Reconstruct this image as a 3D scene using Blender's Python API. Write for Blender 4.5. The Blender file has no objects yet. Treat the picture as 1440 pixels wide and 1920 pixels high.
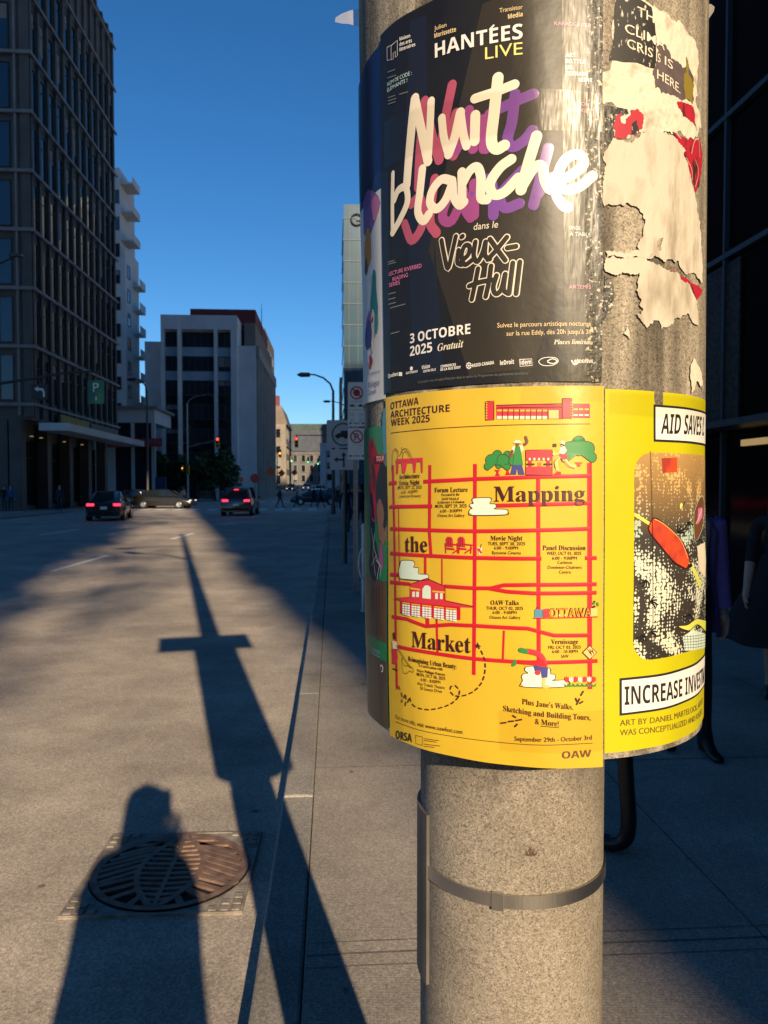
import bpy, bmesh, math, random
from math import sin, cos, tan, pi, radians, atan2, sqrt
from mathutils import Vector, Matrix

random.seed(11)
sc = bpy.context.scene
COL = sc.collection

# ------------------------------------------------------------------ camera
H = 1.72                      # lens height above the road
F = 1443.0                    # focal length in pixels of a 1440 x 1920 frame
PITCH = radians(1.906)
cam_d = bpy.data.cameras.new("camera")
cam = bpy.data.objects.new("camera", cam_d)
COL.objects.link(cam)
cam.location = (0, 0, H)
cam.rotation_euler = (pi / 2 - PITCH, 0, 0)
cam_d.sensor_fit = 'VERTICAL'
cam_d.sensor_height = 36.0
cam_d.sensor_width = 27.0
cam_d.lens = 36.0 * F / 1920.0
cam_d.clip_start = 0.02
cam_d.clip_end = 3000
cam_d.dof.use_dof = True
cam_d.dof.focus_distance = 0.88
cam_d.dof.aperture_fstop = 17.0
sc.camera = cam

# ------------------------------------------------------------------ sky, sun, exposure
SUN_E = radians(20.9)
SUN_A = radians(15.6)         # the sun stands behind the camera, to its right
world = bpy.data.worlds.new("World")
sc.world = world
world.use_nodes = True
wn = world.node_tree.nodes
wl = world.node_tree.links
bg = wn['Background']
sky = wn.new('ShaderNodeTexSky')
sky.sky_type = 'NISHITA'
sky.sun_disc = False
sky.sun_elevation = SUN_E
sky.sun_rotation = pi - SUN_A
sky.altitude = 100
sky.air_density = 1.0
sky.dust_density = 0.0
sky.ozone_density = 6.0
hs = wn.new('ShaderNodeHueSaturation')
hs.inputs['Saturation'].default_value = 1.15
hs.inputs['Value'].default_value = 1.0
wl.new(sky.outputs[0], hs.inputs['Color'])
wl.new(hs.outputs[0], bg.inputs[0])
bg.inputs[1].default_value = 0.074
TO_SUN = Vector((sin(SUN_A) * cos(SUN_E), -cos(SUN_A) * cos(SUN_E), sin(SUN_E)))
sun_d = bpy.data.lights.new("sun", 'SUN')
sun_d.energy = 5.0
sun_d.angle = radians(0.53)
sun_d.color = (1.0, 0.79, 0.53)
sun = bpy.data.objects.new("sun", sun_d)
COL.objects.link(sun)
sun.rotation_euler = (-TO_SUN).to_track_quat('-Z', 'Y').to_euler()
sun.location = (20, -60, 60)
sc.view_settings.view_transform = 'Standard'
sc.view_settings.look = 'None'
sc.view_settings.exposure = 0.65
sc.view_settings.gamma = 1.0
sc.cycles.use_denoising = True
sc.cycles.max_bounces = 6
sc.cycles.transparent_max_bounces = 12

# ------------------------------------------------------------------ materials
def mat(name, color, rough=0.6, metal=0.0, spec=0.5, var=0.0, vscale=4.0, stretch=(1, 1, 1),
        bump=0.0, bscale=60.0, emit=None, estr=0.0, coat=0.0, col2=None, detail=4.0, lo=0.35, hi=0.65):
    m = bpy.data.materials.new(name)
    m.use_nodes = True
    nt = m.node_tree
    b = nt.nodes['Principled BSDF']
    b.inputs['Base Color'].default_value = (*color, 1)
    b.inputs['Roughness'].default_value = rough
    b.inputs['Metallic'].default_value = metal
    b.inputs['Specular IOR Level'].default_value = spec
    b.inputs['Coat Weight'].default_value = coat
    b.inputs['Coat Roughness'].default_value = 0.06
    if emit:
        b.inputs['Emission Color'].default_value = (*emit, 1)
        b.inputs['Emission Strength'].default_value = estr
    tc = nt.nodes.new('ShaderNodeTexCoord')
    mp = nt.nodes.new('ShaderNodeMapping')
    mp.inputs['Scale'].default_value = stretch
    nt.links.new(tc.outputs['Object'], mp.inputs[0])
    if var or col2:
        n = nt.nodes.new('ShaderNodeTexNoise')
        n.inputs['Scale'].default_value = vscale
        n.inputs['Detail'].default_value = detail
        nt.links.new(mp.outputs[0], n.inputs[0])
        mr = nt.nodes.new('ShaderNodeMapRange')
        mr.inputs[1].default_value = lo
        mr.inputs[2].default_value = hi
        nt.links.new(n.outputs[0], mr.inputs[0])
        mx = nt.nodes.new('ShaderNodeMixRGB')
        c2 = col2 if col2 else tuple(c * (1 - var) for c in color)
        mx.inputs[1].default_value = (*c2, 1)
        mx.inputs[2].default_value = (*color, 1)
        nt.links.new(mr.outputs[0], mx.inputs[0])
        nt.links.new(mx.outputs[0], b.inputs['Base Color'])
    if bump:
        n2 = nt.nodes.new('ShaderNodeTexNoise')
        n2.inputs['Scale'].default_value = bscale
        n2.inputs['Detail'].default_value = 5
        nt.links.new(mp.outputs[0], n2.inputs[0])
        bp = nt.nodes.new('ShaderNodeBump')
        bp.inputs['Strength'].default_value = bump
        bp.inputs['Distance'].default_value = 0.01
        nt.links.new(n2.outputs[0], bp.inputs['Height'])
        nt.links.new(bp.outputs[0], b.inputs['Normal'])
    return m

def ground_mat(name, base, dark, speck=320.0, bands=None, rough=0.85, bump=0.35, cracks=0.0):
    """pavement: grit, broad wear, small stones, optional broom lines and cracks"""
    m = bpy.data.materials.new(name)
    m.use_nodes = True
    nt = m.node_tree
    N, L = nt.nodes, nt.links
    b = N['Principled BSDF']
    b.inputs['Roughness'].default_value = rough
    b.inputs['Specular IOR Level'].default_value = 0.3
    tc = N.new('ShaderNodeTexCoord')
    def noise(scale, detail=4, rough_=0.6):
        n = N.new('ShaderNodeTexNoise')
        n.inputs['Scale'].default_value = scale
        n.inputs['Detail'].default_value = detail
        n.inputs['Roughness'].default_value = rough_
        L.new(tc.outputs['Object'], n.inputs[0])
        return n
    def rng(sock, a, c, d, e):
        r = N.new('ShaderNodeMapRange')
        for i, v in zip((1, 2, 3, 4), (a, c, d, e)):
            r.inputs[i].default_value = v
        L.new(sock, r.inputs[0])
        return r
    def mix(fac, c1, c2, mode='MIX'):
        x = N.new('ShaderNodeMixRGB')
        x.blend_type = mode
        if isinstance(fac, float): x.inputs[0].default_value = fac
        else: L.new(fac, x.inputs[0])
        for i, c in ((1, c1), (2, c2)):
            if isinstance(c, tuple): x.inputs[i].default_value = (*c, 1)
            else: L.new(c, x.inputs[i])
        return x
    wear = rng(noise(0.9, 6, 0.62).outputs[0], 0.35, 0.66, 0, 1)
    c = mix(wear.outputs[0], dark, base)
    big = rng(noise(0.22, 3).outputs[0], 0.35, 0.65, 0.82, 1.1)
    c = mix(1.0, c.outputs[0], big.outputs[0], 'MULTIPLY')
    vor = N.new('ShaderNodeTexVoronoi')
    vor.inputs['Scale'].default_value = speck
    L.new(tc.outputs['Object'], vor.inputs[0])
    sp = N.new('ShaderNodeSeparateColor')
    L.new(vor.outputs['Color'], sp.inputs[0])
    grit = rng(sp.outputs[0], 0, 1, 0.62, 1.22)
    c = mix(1.0, c.outputs[0], grit.outputs[0], 'MULTIPLY')
    v0 = N.new('ShaderNodeTexVoronoi'); v0.inputs['Scale'].default_value = speck * 0.34
    L.new(tc.outputs['Object'], v0.inputs[0])
    s0_ = N.new('ShaderNodeSeparateColor'); L.new(v0.outputs['Color'], s0_.inputs[0])
    stones = rng(s0_.outputs[1], 0, 1, 0.80, 1.18)
    c = mix(1.0, c.outputs[0], stones.outputs[0], 'MULTIPLY')
    streaks = rng(noise(3.1, 8, 0.72).outputs[0], 0.3, 0.7, 0.80, 1.14)
    c = mix(1.0, c.outputs[0], streaks.outputs[0], 'MULTIPLY')
    fine = rng(noise(70, 3).outputs[0], 0.3, 0.7, 0.8, 1.15)
    c = mix(1.0, c.outputs[0], fine.outputs[0], 'MULTIPLY')
    # spots of oil and gum
    v2 = N.new('ShaderNodeTexVoronoi')
    v2.inputs['Scale'].default_value = 2.3
    v2.inputs['Randomness'].default_value = 1.0
    L.new(tc.outputs['Object'], v2.inputs[0])
    nz = noise(9, 3)
    ad = N.new('ShaderNodeMath'); ad.operation = 'MULTIPLY_ADD'
    L.new(nz.outputs[0], ad.inputs[0]); ad.inputs[1].default_value = 0.09
    L.new(v2.outputs['Distance'], ad.inputs[2])
    spot = rng(ad.outputs[0], 0.075, 0.095, 0.45, 1.0)
    c = mix(1.0, c.outputs[0], spot.outputs[0], 'MULTIPLY')
    if cracks:
        v3 = N.new('ShaderNodeTexVoronoi'); v3.feature = 'DISTANCE_TO_EDGE'
        v3.inputs['Scale'].default_value = cracks
        dn = noise(2.0, 5)
        vm = N.new('ShaderNodeVectorMath'); vm.operation = 'MULTIPLY_ADD'
        L.new(dn.outputs['Color'], vm.inputs[0]); vm.inputs[1].default_value = (0.6, 0.6, 0.6)
        L.new(tc.outputs['Object'], vm.inputs[2]); L.new(vm.outputs[0], v3.inputs[0])
        cr = rng(v3.outputs['Distance'], 0.0, 0.004, 0.55, 1.0)
        c = mix(1.0, c.outputs[0], cr.outputs[0], 'MULTIPLY')
    if bands:
        w = N.new('ShaderNodeTexWave')
        w.bands_direction = 'Y'
        w.inputs['Scale'].default_value = bands
        w.inputs['Distortion'].default_value = 2.0
        w.inputs['Detail'].default_value = 3
        L.new(tc.outputs['Object'], w.inputs[0])
        bw = rng(w.outputs[0], 0, 1, 0.88, 1.06)
        c = mix(1.0, c.outputs[0], bw.outputs[0], 'MULTIPLY')
    L.new(c.outputs[0], b.inputs['Base Color'])
    bp = N.new('ShaderNodeBump')
    bp.inputs['Strength'].default_value = bump
    bp.inputs['Distance'].default_value = 0.006
    L.new(s0_.outputs[1], bp.inputs['Height'])
    L.new(bp.outputs[0], b.inputs['Normal'])
    return m

M = {}
M['road'] = ground_mat('asphalt', (0.56, 0.48, 0.395), (0.41, 0.355, 0.295), 300)
M['walk'] = ground_mat('pavement_concrete', (0.45, 0.40, 0.34), (0.33, 0.295, 0.25), 420, bands=26)
M['kerb'] = ground_mat('kerb_concrete', (0.40, 0.37, 0.33), (0.26, 0.24, 0.21), 380)
M['joint'] = mat('joint', (0.17, 0.155, 0.14), 0.9, var=0.4, vscale=12)
M['drain_rust'] = mat('rusty_frame', (0.33, 0.285, 0.24), 0.75, var=0.45, vscale=18, bump=0.3, bscale=120)
M['paint_white'] = mat('road_paint', (0.85, 0.83, 0.79), 0.7, var=0.2, vscale=9)
M['dark_precast'] = mat('dark_precast', (0.12, 0.115, 0.105), 0.8, var=0.25, vscale=0.7, bump=0.2, bscale=12)
M['pale_ledge'] = mat('pale_ledge', (0.26, 0.255, 0.245), 0.75, var=0.25, vscale=1.0)
M['glass_dark'] = mat('dark_glass', (0.008, 0.010, 0.014), 0.06, spec=0.6)
M['glass_blue'] = mat('blue_glass', (0.03, 0.05, 0.07), 0.08, spec=0.8, metal=0.35, var=0.4, vscale=0.25)
M['glass_black'] = mat('black_glass', (0.003, 0.003, 0.004), 0.10, spec=0.10)
M['spandrel'] = mat('spandrel_blue', (0.34, 0.44, 0.50), 0.3, spec=0.6, var=0.2, vscale=0.4)
M['stone_grey'] = mat('grey_stone', (0.60, 0.60, 0.60), 0.8, var=0.14, vscale=0.4, bump=0.15, bscale=8)
M['stone_white'] = mat('white_cladding', (0.62, 0.60, 0.58), 0.7, var=0.14, vscale=0.3)
M['stone_warm'] = mat('warm_limestone', (0.27, 0.23, 0.18), 0.85, var=0.3, vscale=0.5)
M['grey_brown'] = mat('grey_brown_piers', (0.30, 0.27, 0.24), 0.8, var=0.2, vscale=0.5)
M['far_stone'] = mat('shade_toned_stone', (0.15, 0.14, 0.13), 0.85, var=0.3, vscale=0.3)  # tone lowered so the far wall carries its shade in the colour
M['brown'] = mat('brown_cladding', (0.20, 0.16, 0.13), 0.8, var=0.2, vscale=0.4)
M['oxblood'] = mat('oxblood_cladding', (0.17, 0.022, 0.020), 0.7, var=0.2, vscale=0.5)
M['red_awning'] = mat('red_awning', (0.45, 0.03, 0.03), 0.6, var=0.2, vscale=2)
M['slate'] = mat('slate_roof', (0.07, 0.08, 0.10), 0.8, var=0.3, vscale=0.6)
M['copper'] = mat('green_copper', (0.055, 0.085, 0.075), 0.8, var=0.3, vscale=0.4)
M['mullion'] = mat('dark_mullion', (0.06, 0.065, 0.07), 0.45, metal=0.3)
M['tower_grid'] = mat('tower_grid', (0.03, 0.05, 0.065), 0.5)
M['black_metal'] = mat('black_metal', (0.012, 0.012, 0.013), 0.35, metal=0.2, var=0.3, vscale=30)
M['grey_metal'] = mat('galvanised_metal', (0.42, 0.43, 0.43), 0.45, metal=0.7, var=0.25, vscale=14)
M['dark_metal'] = mat('dark_pole_paint', (0.06, 0.065, 0.065), 0.5, metal=0.3)
M['steel'] = mat('stainless_band', (0.58, 0.55, 0.50), 0.36, metal=1.0, bump=0.08, bscale=400, stretch=(1, 1, 0.05))
M['iron'] = mat('cast_iron', (0.30, 0.19, 0.14), 0.6, metal=0.25, var=0.45, vscale=16, bump=0.3, bscale=120)
M['iron_dark'] = mat('pit_black', (0.006, 0.006, 0.006), 0.9)
M['signal_yellow'] = mat('signal_yellow', (0.72, 0.40, 0.03), 0.5, var=0.15, vscale=10)
M['red_lamp'] = mat('red_lamp', (0.6, 0.02, 0.02), 0.4, emit=(1.0, 0.03, 0.02), estr=5.0)
M['amber_lamp'] = mat('amber_lamp', (0.6, 0.2, 0.02), 0.4, emit=(1.0, 0.25, 0.04), estr=4.0)
M['green_lamp'] = mat('green_lamp', (0.02, 0.5, 0.3), 0.4, emit=(0.05, 0.9, 0.5), estr=3.0)
M['dead_lamp'] = mat('dark_lens', (0.03, 0.02, 0.02), 0.3)
M['tail_lamp'] = mat('tail_lamp', (0.5, 0.01, 0.02), 0.3, emit=(1.0, 0.02, 0.05), estr=3.0)
M['warm_lamp'] = mat('shop_lamp', (0.8, 0.6, 0.3), 0.4, emit=(1.0, 0.62, 0.22), estr=0.22)
M['head_lamp'] = mat('head_lamp', (0.9, 0.85, 0.7), 0.1, emit=(1.0, 0.85, 0.6), estr=1.2)
M['sign_white'] = mat('sign_white', (0.88, 0.90, 0.86), 0.45, var=0.08, vscale=6)
M['sign_red'] = mat('sign_red', (0.60, 0.05, 0.04), 0.45)
M['sign_black'] = mat('sign_black', (0.015, 0.015, 0.018), 0.5)
M['sign_green'] = mat('sign_green', (0.01, 0.16, 0.09), 0.45)
M['orange'] = mat('orange_sheet', (0.85, 0.14, 0.03), 0.5)
M['bark'] = mat('bark', (0.09, 0.07, 0.05), 0.9, var=0.4, vscale=8, bump=0.4)
M['leaf'] = mat('leaf_green', (0.035, 0.075, 0.02), 0.6, var=0.6, vscale=1.2)
M['leaf2'] = mat('leaf_light', (0.07, 0.13, 0.03), 0.6, var=0.5, vscale=1.5)
M['skin'] = mat('skin', (0.48, 0.29, 0.21), 0.55, var=0.1, vscale=20)
M['skin2'] = mat('skin_dark', (0.22, 0.12, 0.08), 0.55, var=0.1, vscale=20)
M['purple_cloth'] = mat('purple_cloth', (0.15, 0.11, 0.36), 0.85, var=0.2, vscale=30, bump=0.2, bscale=40)
M['grey_cloth'] = mat('grey_cloth', (0.26, 0.26, 0.27), 0.85, var=0.15, vscale=30)
M['black_cloth'] = mat('black_cloth', (0.010, 0.010, 0.012), 0.9, var=0.2, vscale=30)
M['blue_cloth'] = mat('blue_cloth', (0.05, 0.12, 0.30), 0.85, var=0.2, vscale=20)
M['navy_cloth'] = mat('navy_cloth', (0.02, 0.03, 0.06), 0.85)
M['pale_cloth'] = mat('pale_cloth', (0.50, 0.42, 0.40), 0.85)
M['teal_cloth'] = mat('teal_cloth', (0.06, 0.16, 0.24), 0.85)
M['hair'] = mat('dark_hair', (0.02, 0.013, 0.009), 0.5, var=0.4, vscale=40, stretch=(1, 1, 0.1))
M['shoe'] = mat('shoe_leather', (0.012, 0.011, 0.010), 0.4)
M['tyre'] = mat('tyre_rubber', (0.012, 0.012, 0.012), 0.85)
M['rim'] = mat('alloy_rim', (0.55, 0.55, 0.56), 0.3, metal=0.9)
M['car_black'] = mat('black_car_paint', (0.008, 0.009, 0.012), 0.25, spec=0.6, coat=0.6)
M['car_olive'] = mat('dark_bronze_car_paint', (0.018, 0.016, 0.012), 0.25, spec=0.6, coat=0.6)
M['car_navy'] = mat('navy_car_paint', (0.01, 0.018, 0.035), 0.25, spec=0.6, coat=0.6)
M['car_silver'] = mat('silver_car_paint', (0.35, 0.36, 0.37), 0.3, metal=0.5, coat=0.5)
M['car_glass'] = mat('car_glass', (0.01, 0.014, 0.018), 0.04, spec=0.8)
M['white_metal'] = mat('white_painted_metal', (0.62, 0.63, 0.60), 0.45, var=0.15, vscale=12)

# ------------------------------------------------------------------ helpers
def px_ray(px, py):
    """direction through a pixel of the photograph (1440 x 1920), depth 1 along the view axis"""
    x = (px - 720.0) / F
    up = -(py - 960.0) / F
    return Vector((x, cos(PITCH) + sin(PITCH) * up, -sin(PITCH) + cos(PITCH) * up))

def at(px, py, Y):
    d = px_ray(px, py)
    return Vector((0, 0, H)) + d * (Y / d.y)

def G(px, py, z=0.0):
    d = px_ray(px, py)
    return Vector((0, 0, H)) + d * ((z - H) / d.z)

STREET = math.atan(0.0679)    # the street bears a little left of the view
def st(o, l, z=0.0):
    return Vector((o * cos(STREET) - l * sin(STREET), o * sin(STREET) + l * cos(STREET), z))

class MB:
    def __init__(s):
        s.v = []; s.f = []; s.m = []
    def face(s, pts, m=0):
        i = len(s.v)
        s.v += [tuple(p) for p in pts]
        s.f.append(tuple(range(i, i + len(pts)))); s.m.append(m)
    def box(s, c, d, m=0, rz=0.0, rx=0.0):
        hx, hy, hz = d[0] / 2, d[1] / 2, d[2] / 2
        R = Matrix.Rotation(rz, 3, 'Z') @ Matrix.Rotation(rx, 3, 'X')
        i = len(s.v)
        for z in (-hz, hz):
            for x, y in ((-hx, -hy), (hx, -hy), (hx, hy), (-hx, hy)):
                s.v.append(tuple(Vector(c) + R @ Vector((x, y, z))))
        for q in ((3, 2, 1, 0), (4, 5, 6, 7), (0, 1, 5, 4), (1, 2, 6, 5), (2, 3, 7, 6), (3, 0, 4, 7)):
            s.f.append(tuple(i + k for k in q)); s.m.append(m)
    def span(s, x0, x1, y0, y1, z0, z1, m=0):
        s.box(((x0 + x1) / 2, (y0 + y1) / 2, (z0 + z1) / 2), (abs(x1 - x0), abs(y1 - y0), abs(z1 - z0)), m)
    def tube(s, pts, r, n=10, m=0, cap=True):
        pts = [Vector(p) for p in pts]
        rs = r if isinstance(r, (list, tuple)) else [r] * len(pts)
        up = Vector((0, 0, 1))
        base = len(s.v)
        side = None
        for k, p in enumerate(pts):
            t = (pts[min(k + 1, len(pts) - 1)] - pts[max(k - 1, 0)]).normalized()
            if side is None:
                side = t.cross(up)
                if side.length < 1e-4: side = Vector((1, 0, 0))
            side = (side - t * side.dot(t)).normalized()
            w = t.cross(side).normalized()
            for j in range(n):
                a = 2 * pi * j / n
                s.v.append(tuple(p + (side * cos(a) + w * sin(a)) * rs[k]))
        for k in range(len(pts) - 1):
            for j in range(n):
                a = base + k * n + j; b = base + k * n + (j + 1) % n
                s.f.append((a, b, b + n, a + n)); s.m.append(m)
        if cap:
            s.f.append(tuple(base + j for j in range(n))[::-1]); s.m.append(m)
            e = base + (len(pts) - 1) * n
            s.f.append(tuple(e + j for j in range(n))); s.m.append(m)
    def lathe(s, prof, c=(0, 0, 0), n=24, m=0, cap=True, axis='Z'):
        base = len(s.v)
        for r, h in prof:
            for j in range(n):
                a = 2 * pi * j / n
                if axis == 'Z': q = (c[0] + r * cos(a), c[1] + r * sin(a), c[2] + h)
                elif axis == 'X': q = (c[0] + h, c[1] + r * cos(a), c[2] + r * sin(a))
                else: q = (c[0] + r * sin(a), c[1] + h, c[2] + r * cos(a))
                s.v.append(q)
        for k in range(len(prof) - 1):
            for j in range(n):
                a = base + k * n + j; b = base + k * n + (j + 1) % n
                s.f.append((a, b, b + n, a + n)); s.m.append(m)
        if cap:
            s.f.append(tuple(base + j for j in range(n))[::-1]); s.m.append(m)
            e = base + (len(prof) - 1) * n
            s.f.append(tuple(e + j for j in range(n))); s.m.append(m)
    def prism(s, poly, y0, y1, m=0):
        """polygon in x,z pushed along y"""
        i = len(s.v); n = len(poly)
        for y in (y0, y1):
            for x, z in poly: s.v.append((x, y, z))
        s.f.append(tuple(i + k for k in range(n))); s.m.append(m)
        s.f.append(tuple(i + n + k for k in range(n))[::-1]); s.m.append(m)
        for k in range(n):
            a, b = i + k, i + (k + 1) % n
            s.f.append((b, a, a + n, b + n)); s.m.append(m)
    def build(s, name, mats, parent=None, smooth=False, off=None, bevel=0.0, weld=True):
        me = bpy.data.meshes.new(name)
        vs = s.v
        if off is not None:
            vs = [(a - off[0], b - off[1], c - off[2]) for a, b, c in vs]
        me.from_pydata(vs, [], s.f)
        if not isinstance(mats, (list, tuple)): mats = [mats]
        for mm in mats: me.materials.append(M[mm] if isinstance(mm, str) else mm)
        me.polygons.foreach_set('material_index', s.m)
        if weld:
            bm = bmesh.new(); bm.from_mesh(me)
            bmesh.ops.remove_doubles(bm, verts=bm.verts, dist=1e-6)
            bmesh.ops.recalc_face_normals(bm, faces=bm.faces)
            bm.to_mesh(me); bm.free()
        if smooth:
            me.polygons.foreach_set('use_smooth', [True] * len(me.polygons))
            me.set_sharp_from_angle(angle=radians(40))
        o = bpy.data.objects.new(name, me)
        COL.objects.link(o)
        if bevel:
            b = o.modifiers.new('bevel', 'BEVEL'); b.width = bevel; b.segments = 2; b.limit_method = 'ANGLE'
        if parent: o.parent = parent
        return o

def tag(o, label, cat, group=None):
    o['label'] = label; o['category'] = cat
    if group: o['group'] = group
    return o
def thing(name, label, cat, loc=(0, 0, 0), rz=0.0, group=None):
    o = bpy.data.objects.new(name, None)
    o.empty_display_size = 0.1
    COL.objects.link(o)
    o.location = loc; o.rotation_euler = (0, 0, rz)
    return tag(o, label, cat, group)
def struct(o):
    o['kind'] = 'structure'; return o
def copy_tree(o, parent=None):
    c = o.copy(); COL.objects.link(c)
    if parent: c.parent = parent
    for ch in list(o.children): copy_tree(ch, c)
    return c
def inst(o, parent, loc, rz=None):
    c = o.copy(); COL.objects.link(c); c.parent = parent; c.location = loc
    if rz is not None: c.rotation_euler = (0, 0, rz)
    return c

_txt = {}
def text_bm(s, offset=0.0, res=3):
    """flat outline of a line of lettering as vertices and faces, size 1"""
    key = (s, offset, res)
    if key in _txt: return _txt[key]
    cu = bpy.data.curves.new('lettering', 'FONT')
    cu.body = s; cu.size = 1.0; cu.resolution_u = res; cu.offset = offset
    o = bpy.data.objects.new('lettering', cu)
    COL.objects.link(o)
    dg = bpy.context.evaluated_depsgraph_get()
    dg.update()
    me = o.evaluated_get(dg).to_mesh()
    vs = [(v.co.x, v.co.y) for v in me.vertices]
    fs = [tuple(p.vertices) for p in me.polygons]
    o.evaluated_get(dg).to_mesh_clear()
    bpy.data.objects.remove(o); bpy.data.curves.remove(cu)
    _txt[key] = (vs, fs)
    return _txt[key]

def serif(s):
    out = ''
    for ch in s:
        if 'A' <= ch <= 'Z': out += chr(0x1D400 + ord(ch) - 65)
        elif 'a' <= ch <= 'z': out += chr(0x1D41A + ord(ch) - 97)
        elif '0' <= ch <= '9': out += chr(0x1D7CE + ord(ch) - 48)
        else: out += ch
    return out
def bold(s):
    out = ''
    for ch in s.replace('É', 'E').replace('é', 'e'):
        if 'A' <= ch <= 'Z': out += chr(0x1D5D4 + ord(ch) - 65)
        elif 'a' <= ch <= 'z': out += chr(0x1D5EE + ord(ch) - 97)
        elif '0' <= ch <= '9': out += chr(0x1D7EC + ord(ch) - 48)
        else: out += ch
    return out
def serif_i(s):
    out = ''
    for ch in s:
        if 'A' <= ch <= 'Z': out += chr(0x1D468 + ord(ch) - 65)
        elif 'a' <= ch <= 'z': out += chr(0x1D482 + ord(ch) - 97)
        else: out += ch
    return out

def flat_text(mb, s, x, z, size, y, m, offset=0.0, sx=1.0, centre=False):
    """lettering on a vertical plate that faces -y"""
    vs, fs = text_bm(s, offset)
    if not vs: return
    x0 = min(v[0] for v in vs); x1 = max(v[0] for v in vs)
    shift = -(x0 + x1) / 2 if centre else -x0
    i = len(mb.v)
    mb.v += [(x + (v[0] + shift) * size * sx, y, z + v[1] * size) for v in vs]
    for f in fs:
        mb.f.append(tuple(i + k for k in f)); mb.m.append(m)

# ------------------------------------------------------------------ ground
def sheet(name, rows, mats, zf=None):
    me = MB()
    for r in rows: me.face(r)
    return struct(me.build(name, mats))

def road_z(y):
    ks = ((-400, 0), (115, 0), (170, 0.55), (230, 1.5), (300, 2.4), (900, 2.4))
    for (a, za), (b, zb) in zip(ks, ks[1:]):
        if a <= y <= b: return za + (zb - za) * (y - a) / (b - a)
    return 2.4
g = MB()
ys = [-400, -60, 0, 40, 80, 115, 140, 170, 200, 230, 265, 300, 500, 900]
for a, b in zip(ys, ys[1:]):
    g.face([(-600, a, road_z(a)), (600, a, road_z(a)), (600, b, road_z(b)), (-600, b, road_z(b))])
road = struct(g.build('road', 'road'))

KO = -0.26                     # kerb edge, metres left of the lens line along the street
def strip(mb, o0, o1, l0, l1, z0, z1, m=0):
    """block lying along the street"""
    c = [st(o0, l0), st(o1, l0), st(o1, l1), st(o0, l1)]
    i = len(mb.v)
    for z in (z0, z1):
        for p in c: mb.v.append((p.x, p.y, z))
    for q in ((3, 2, 1, 0), (4, 5, 6, 7), (0, 1, 5, 4), (1, 2, 6, 5), (2, 3, 7, 6), (3, 0, 4, 7)):
        mb.f.append(tuple(i + k for k in q)); mb.m.append(m)
def plain_strip(mb, o0, o1, l0, l1, z, m=0):
    mb.face([(*st(o0, l0).xy, z), (*st(o1, l0).xy, z), (*st(o1, l1).xy, z), (*st(o0, l1).xy, z)], m)

k = MB()
kz = -0.03
l = -12.0
while l < 52:                  # kerb stones, each a little out of line
    e = random.uniform(-0.004, 0.004)
    strip(k, KO + e, KO + 0.16, l + 0.001, l + 1.999, kz, 0.10 + random.uniform(-0.002, 0.002))
    l += 2.0
strip(k, KO, KO + 0.16, 86, 180, kz, 0.10)
strip(k, -17.3, -17.14, -30, 56, kz, 0.10)
strip(k, -17.3, -17.14, 90, 180, kz, 0.10)
kerb = struct(k.build('kerb', 'kerb', bevel=0.012))
w = MB()
strip(w, KO + 0.164, 5.3, -12, 52, kz, 0.098)
strip(w, KO + 0.164, 5.3, 86, 180, kz, 0.098)
strip(w, -40.0, -17.304, -30, 56, kz, 0.098)
strip(w, -60.0, -17.304, 90, 180, kz, 0.098)
pavement = struct(w.build('pavement', 'walk'))
j = MB()
for l in (-6, -4.2, -2.4, -0.6, 1.05, 2.62, 4.4, 6.2, 8.0, 9.8, 11.6, 13.4, 15.2, 18.8, 22.4, 26, 30):
    plain_strip(j, KO + 0.17, 5.2, l - 0.004, l + 0.004, 0.1002)
for l in (2.55, 2.69):
    plain_strip(j, KO + 0.17, 5.2, l - 0.002, l + 0.002, 0.1002)
for o in (1.55, 3.4):
    plain_strip(j, o - 0.004, o + 0.004, -8, 50, 0.1002)
joints = struct(j.build('pavement_joints', 'joint'))

mk = MB()
def dash(p0, p1, wd=0.17):
    a, b = G(*p0), G(*p1)
    n = Vector((-(b - a).y, (b - a).x, 0)).normalized() * wd / 2
    z = 0.004
    mk.face([(a.x - n.x, a.y - n.y, z), (a.x + n.x, a.y + n.y, z), (b.x + n.x, b.y + n.y, z), (b.x - n.x, b.y - n.y, z)])
for a, b in (((98, 1071), (200, 1042)), ((322, 1011), (362, 1000)), ((73, 1004), (149, 992)), ((418, 984), (438, 980)),
             ((470, 970), (486, 967))):
    dash(a, b)
struct(mk.build('lane_marking', 'paint_white'))
mk = MB()
for l, o0 in ((58, -16.6), (86.5, -16.6)):
    o = o0
    while o < -1.0:
        plain_strip(mk, o, o + 0.62, l - 1.5, l + 1.5, 0.004)
        o += 1.24
plain_strip(mk, -16.8, -0.5, 53.6, 54.0, 0.004)
for l in (150, 166):
    for o in range(-13, -1):
        p = [st(o, l), st(o + 0.6, l), st(o + 0.6, l + 4), st(o, l + 4)]
        mk.face([(q.x, q.y, road_z(q.y) + 0.05) for q in p])
struct(mk.build('crosswalk_marking', 'paint_white'))

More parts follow.
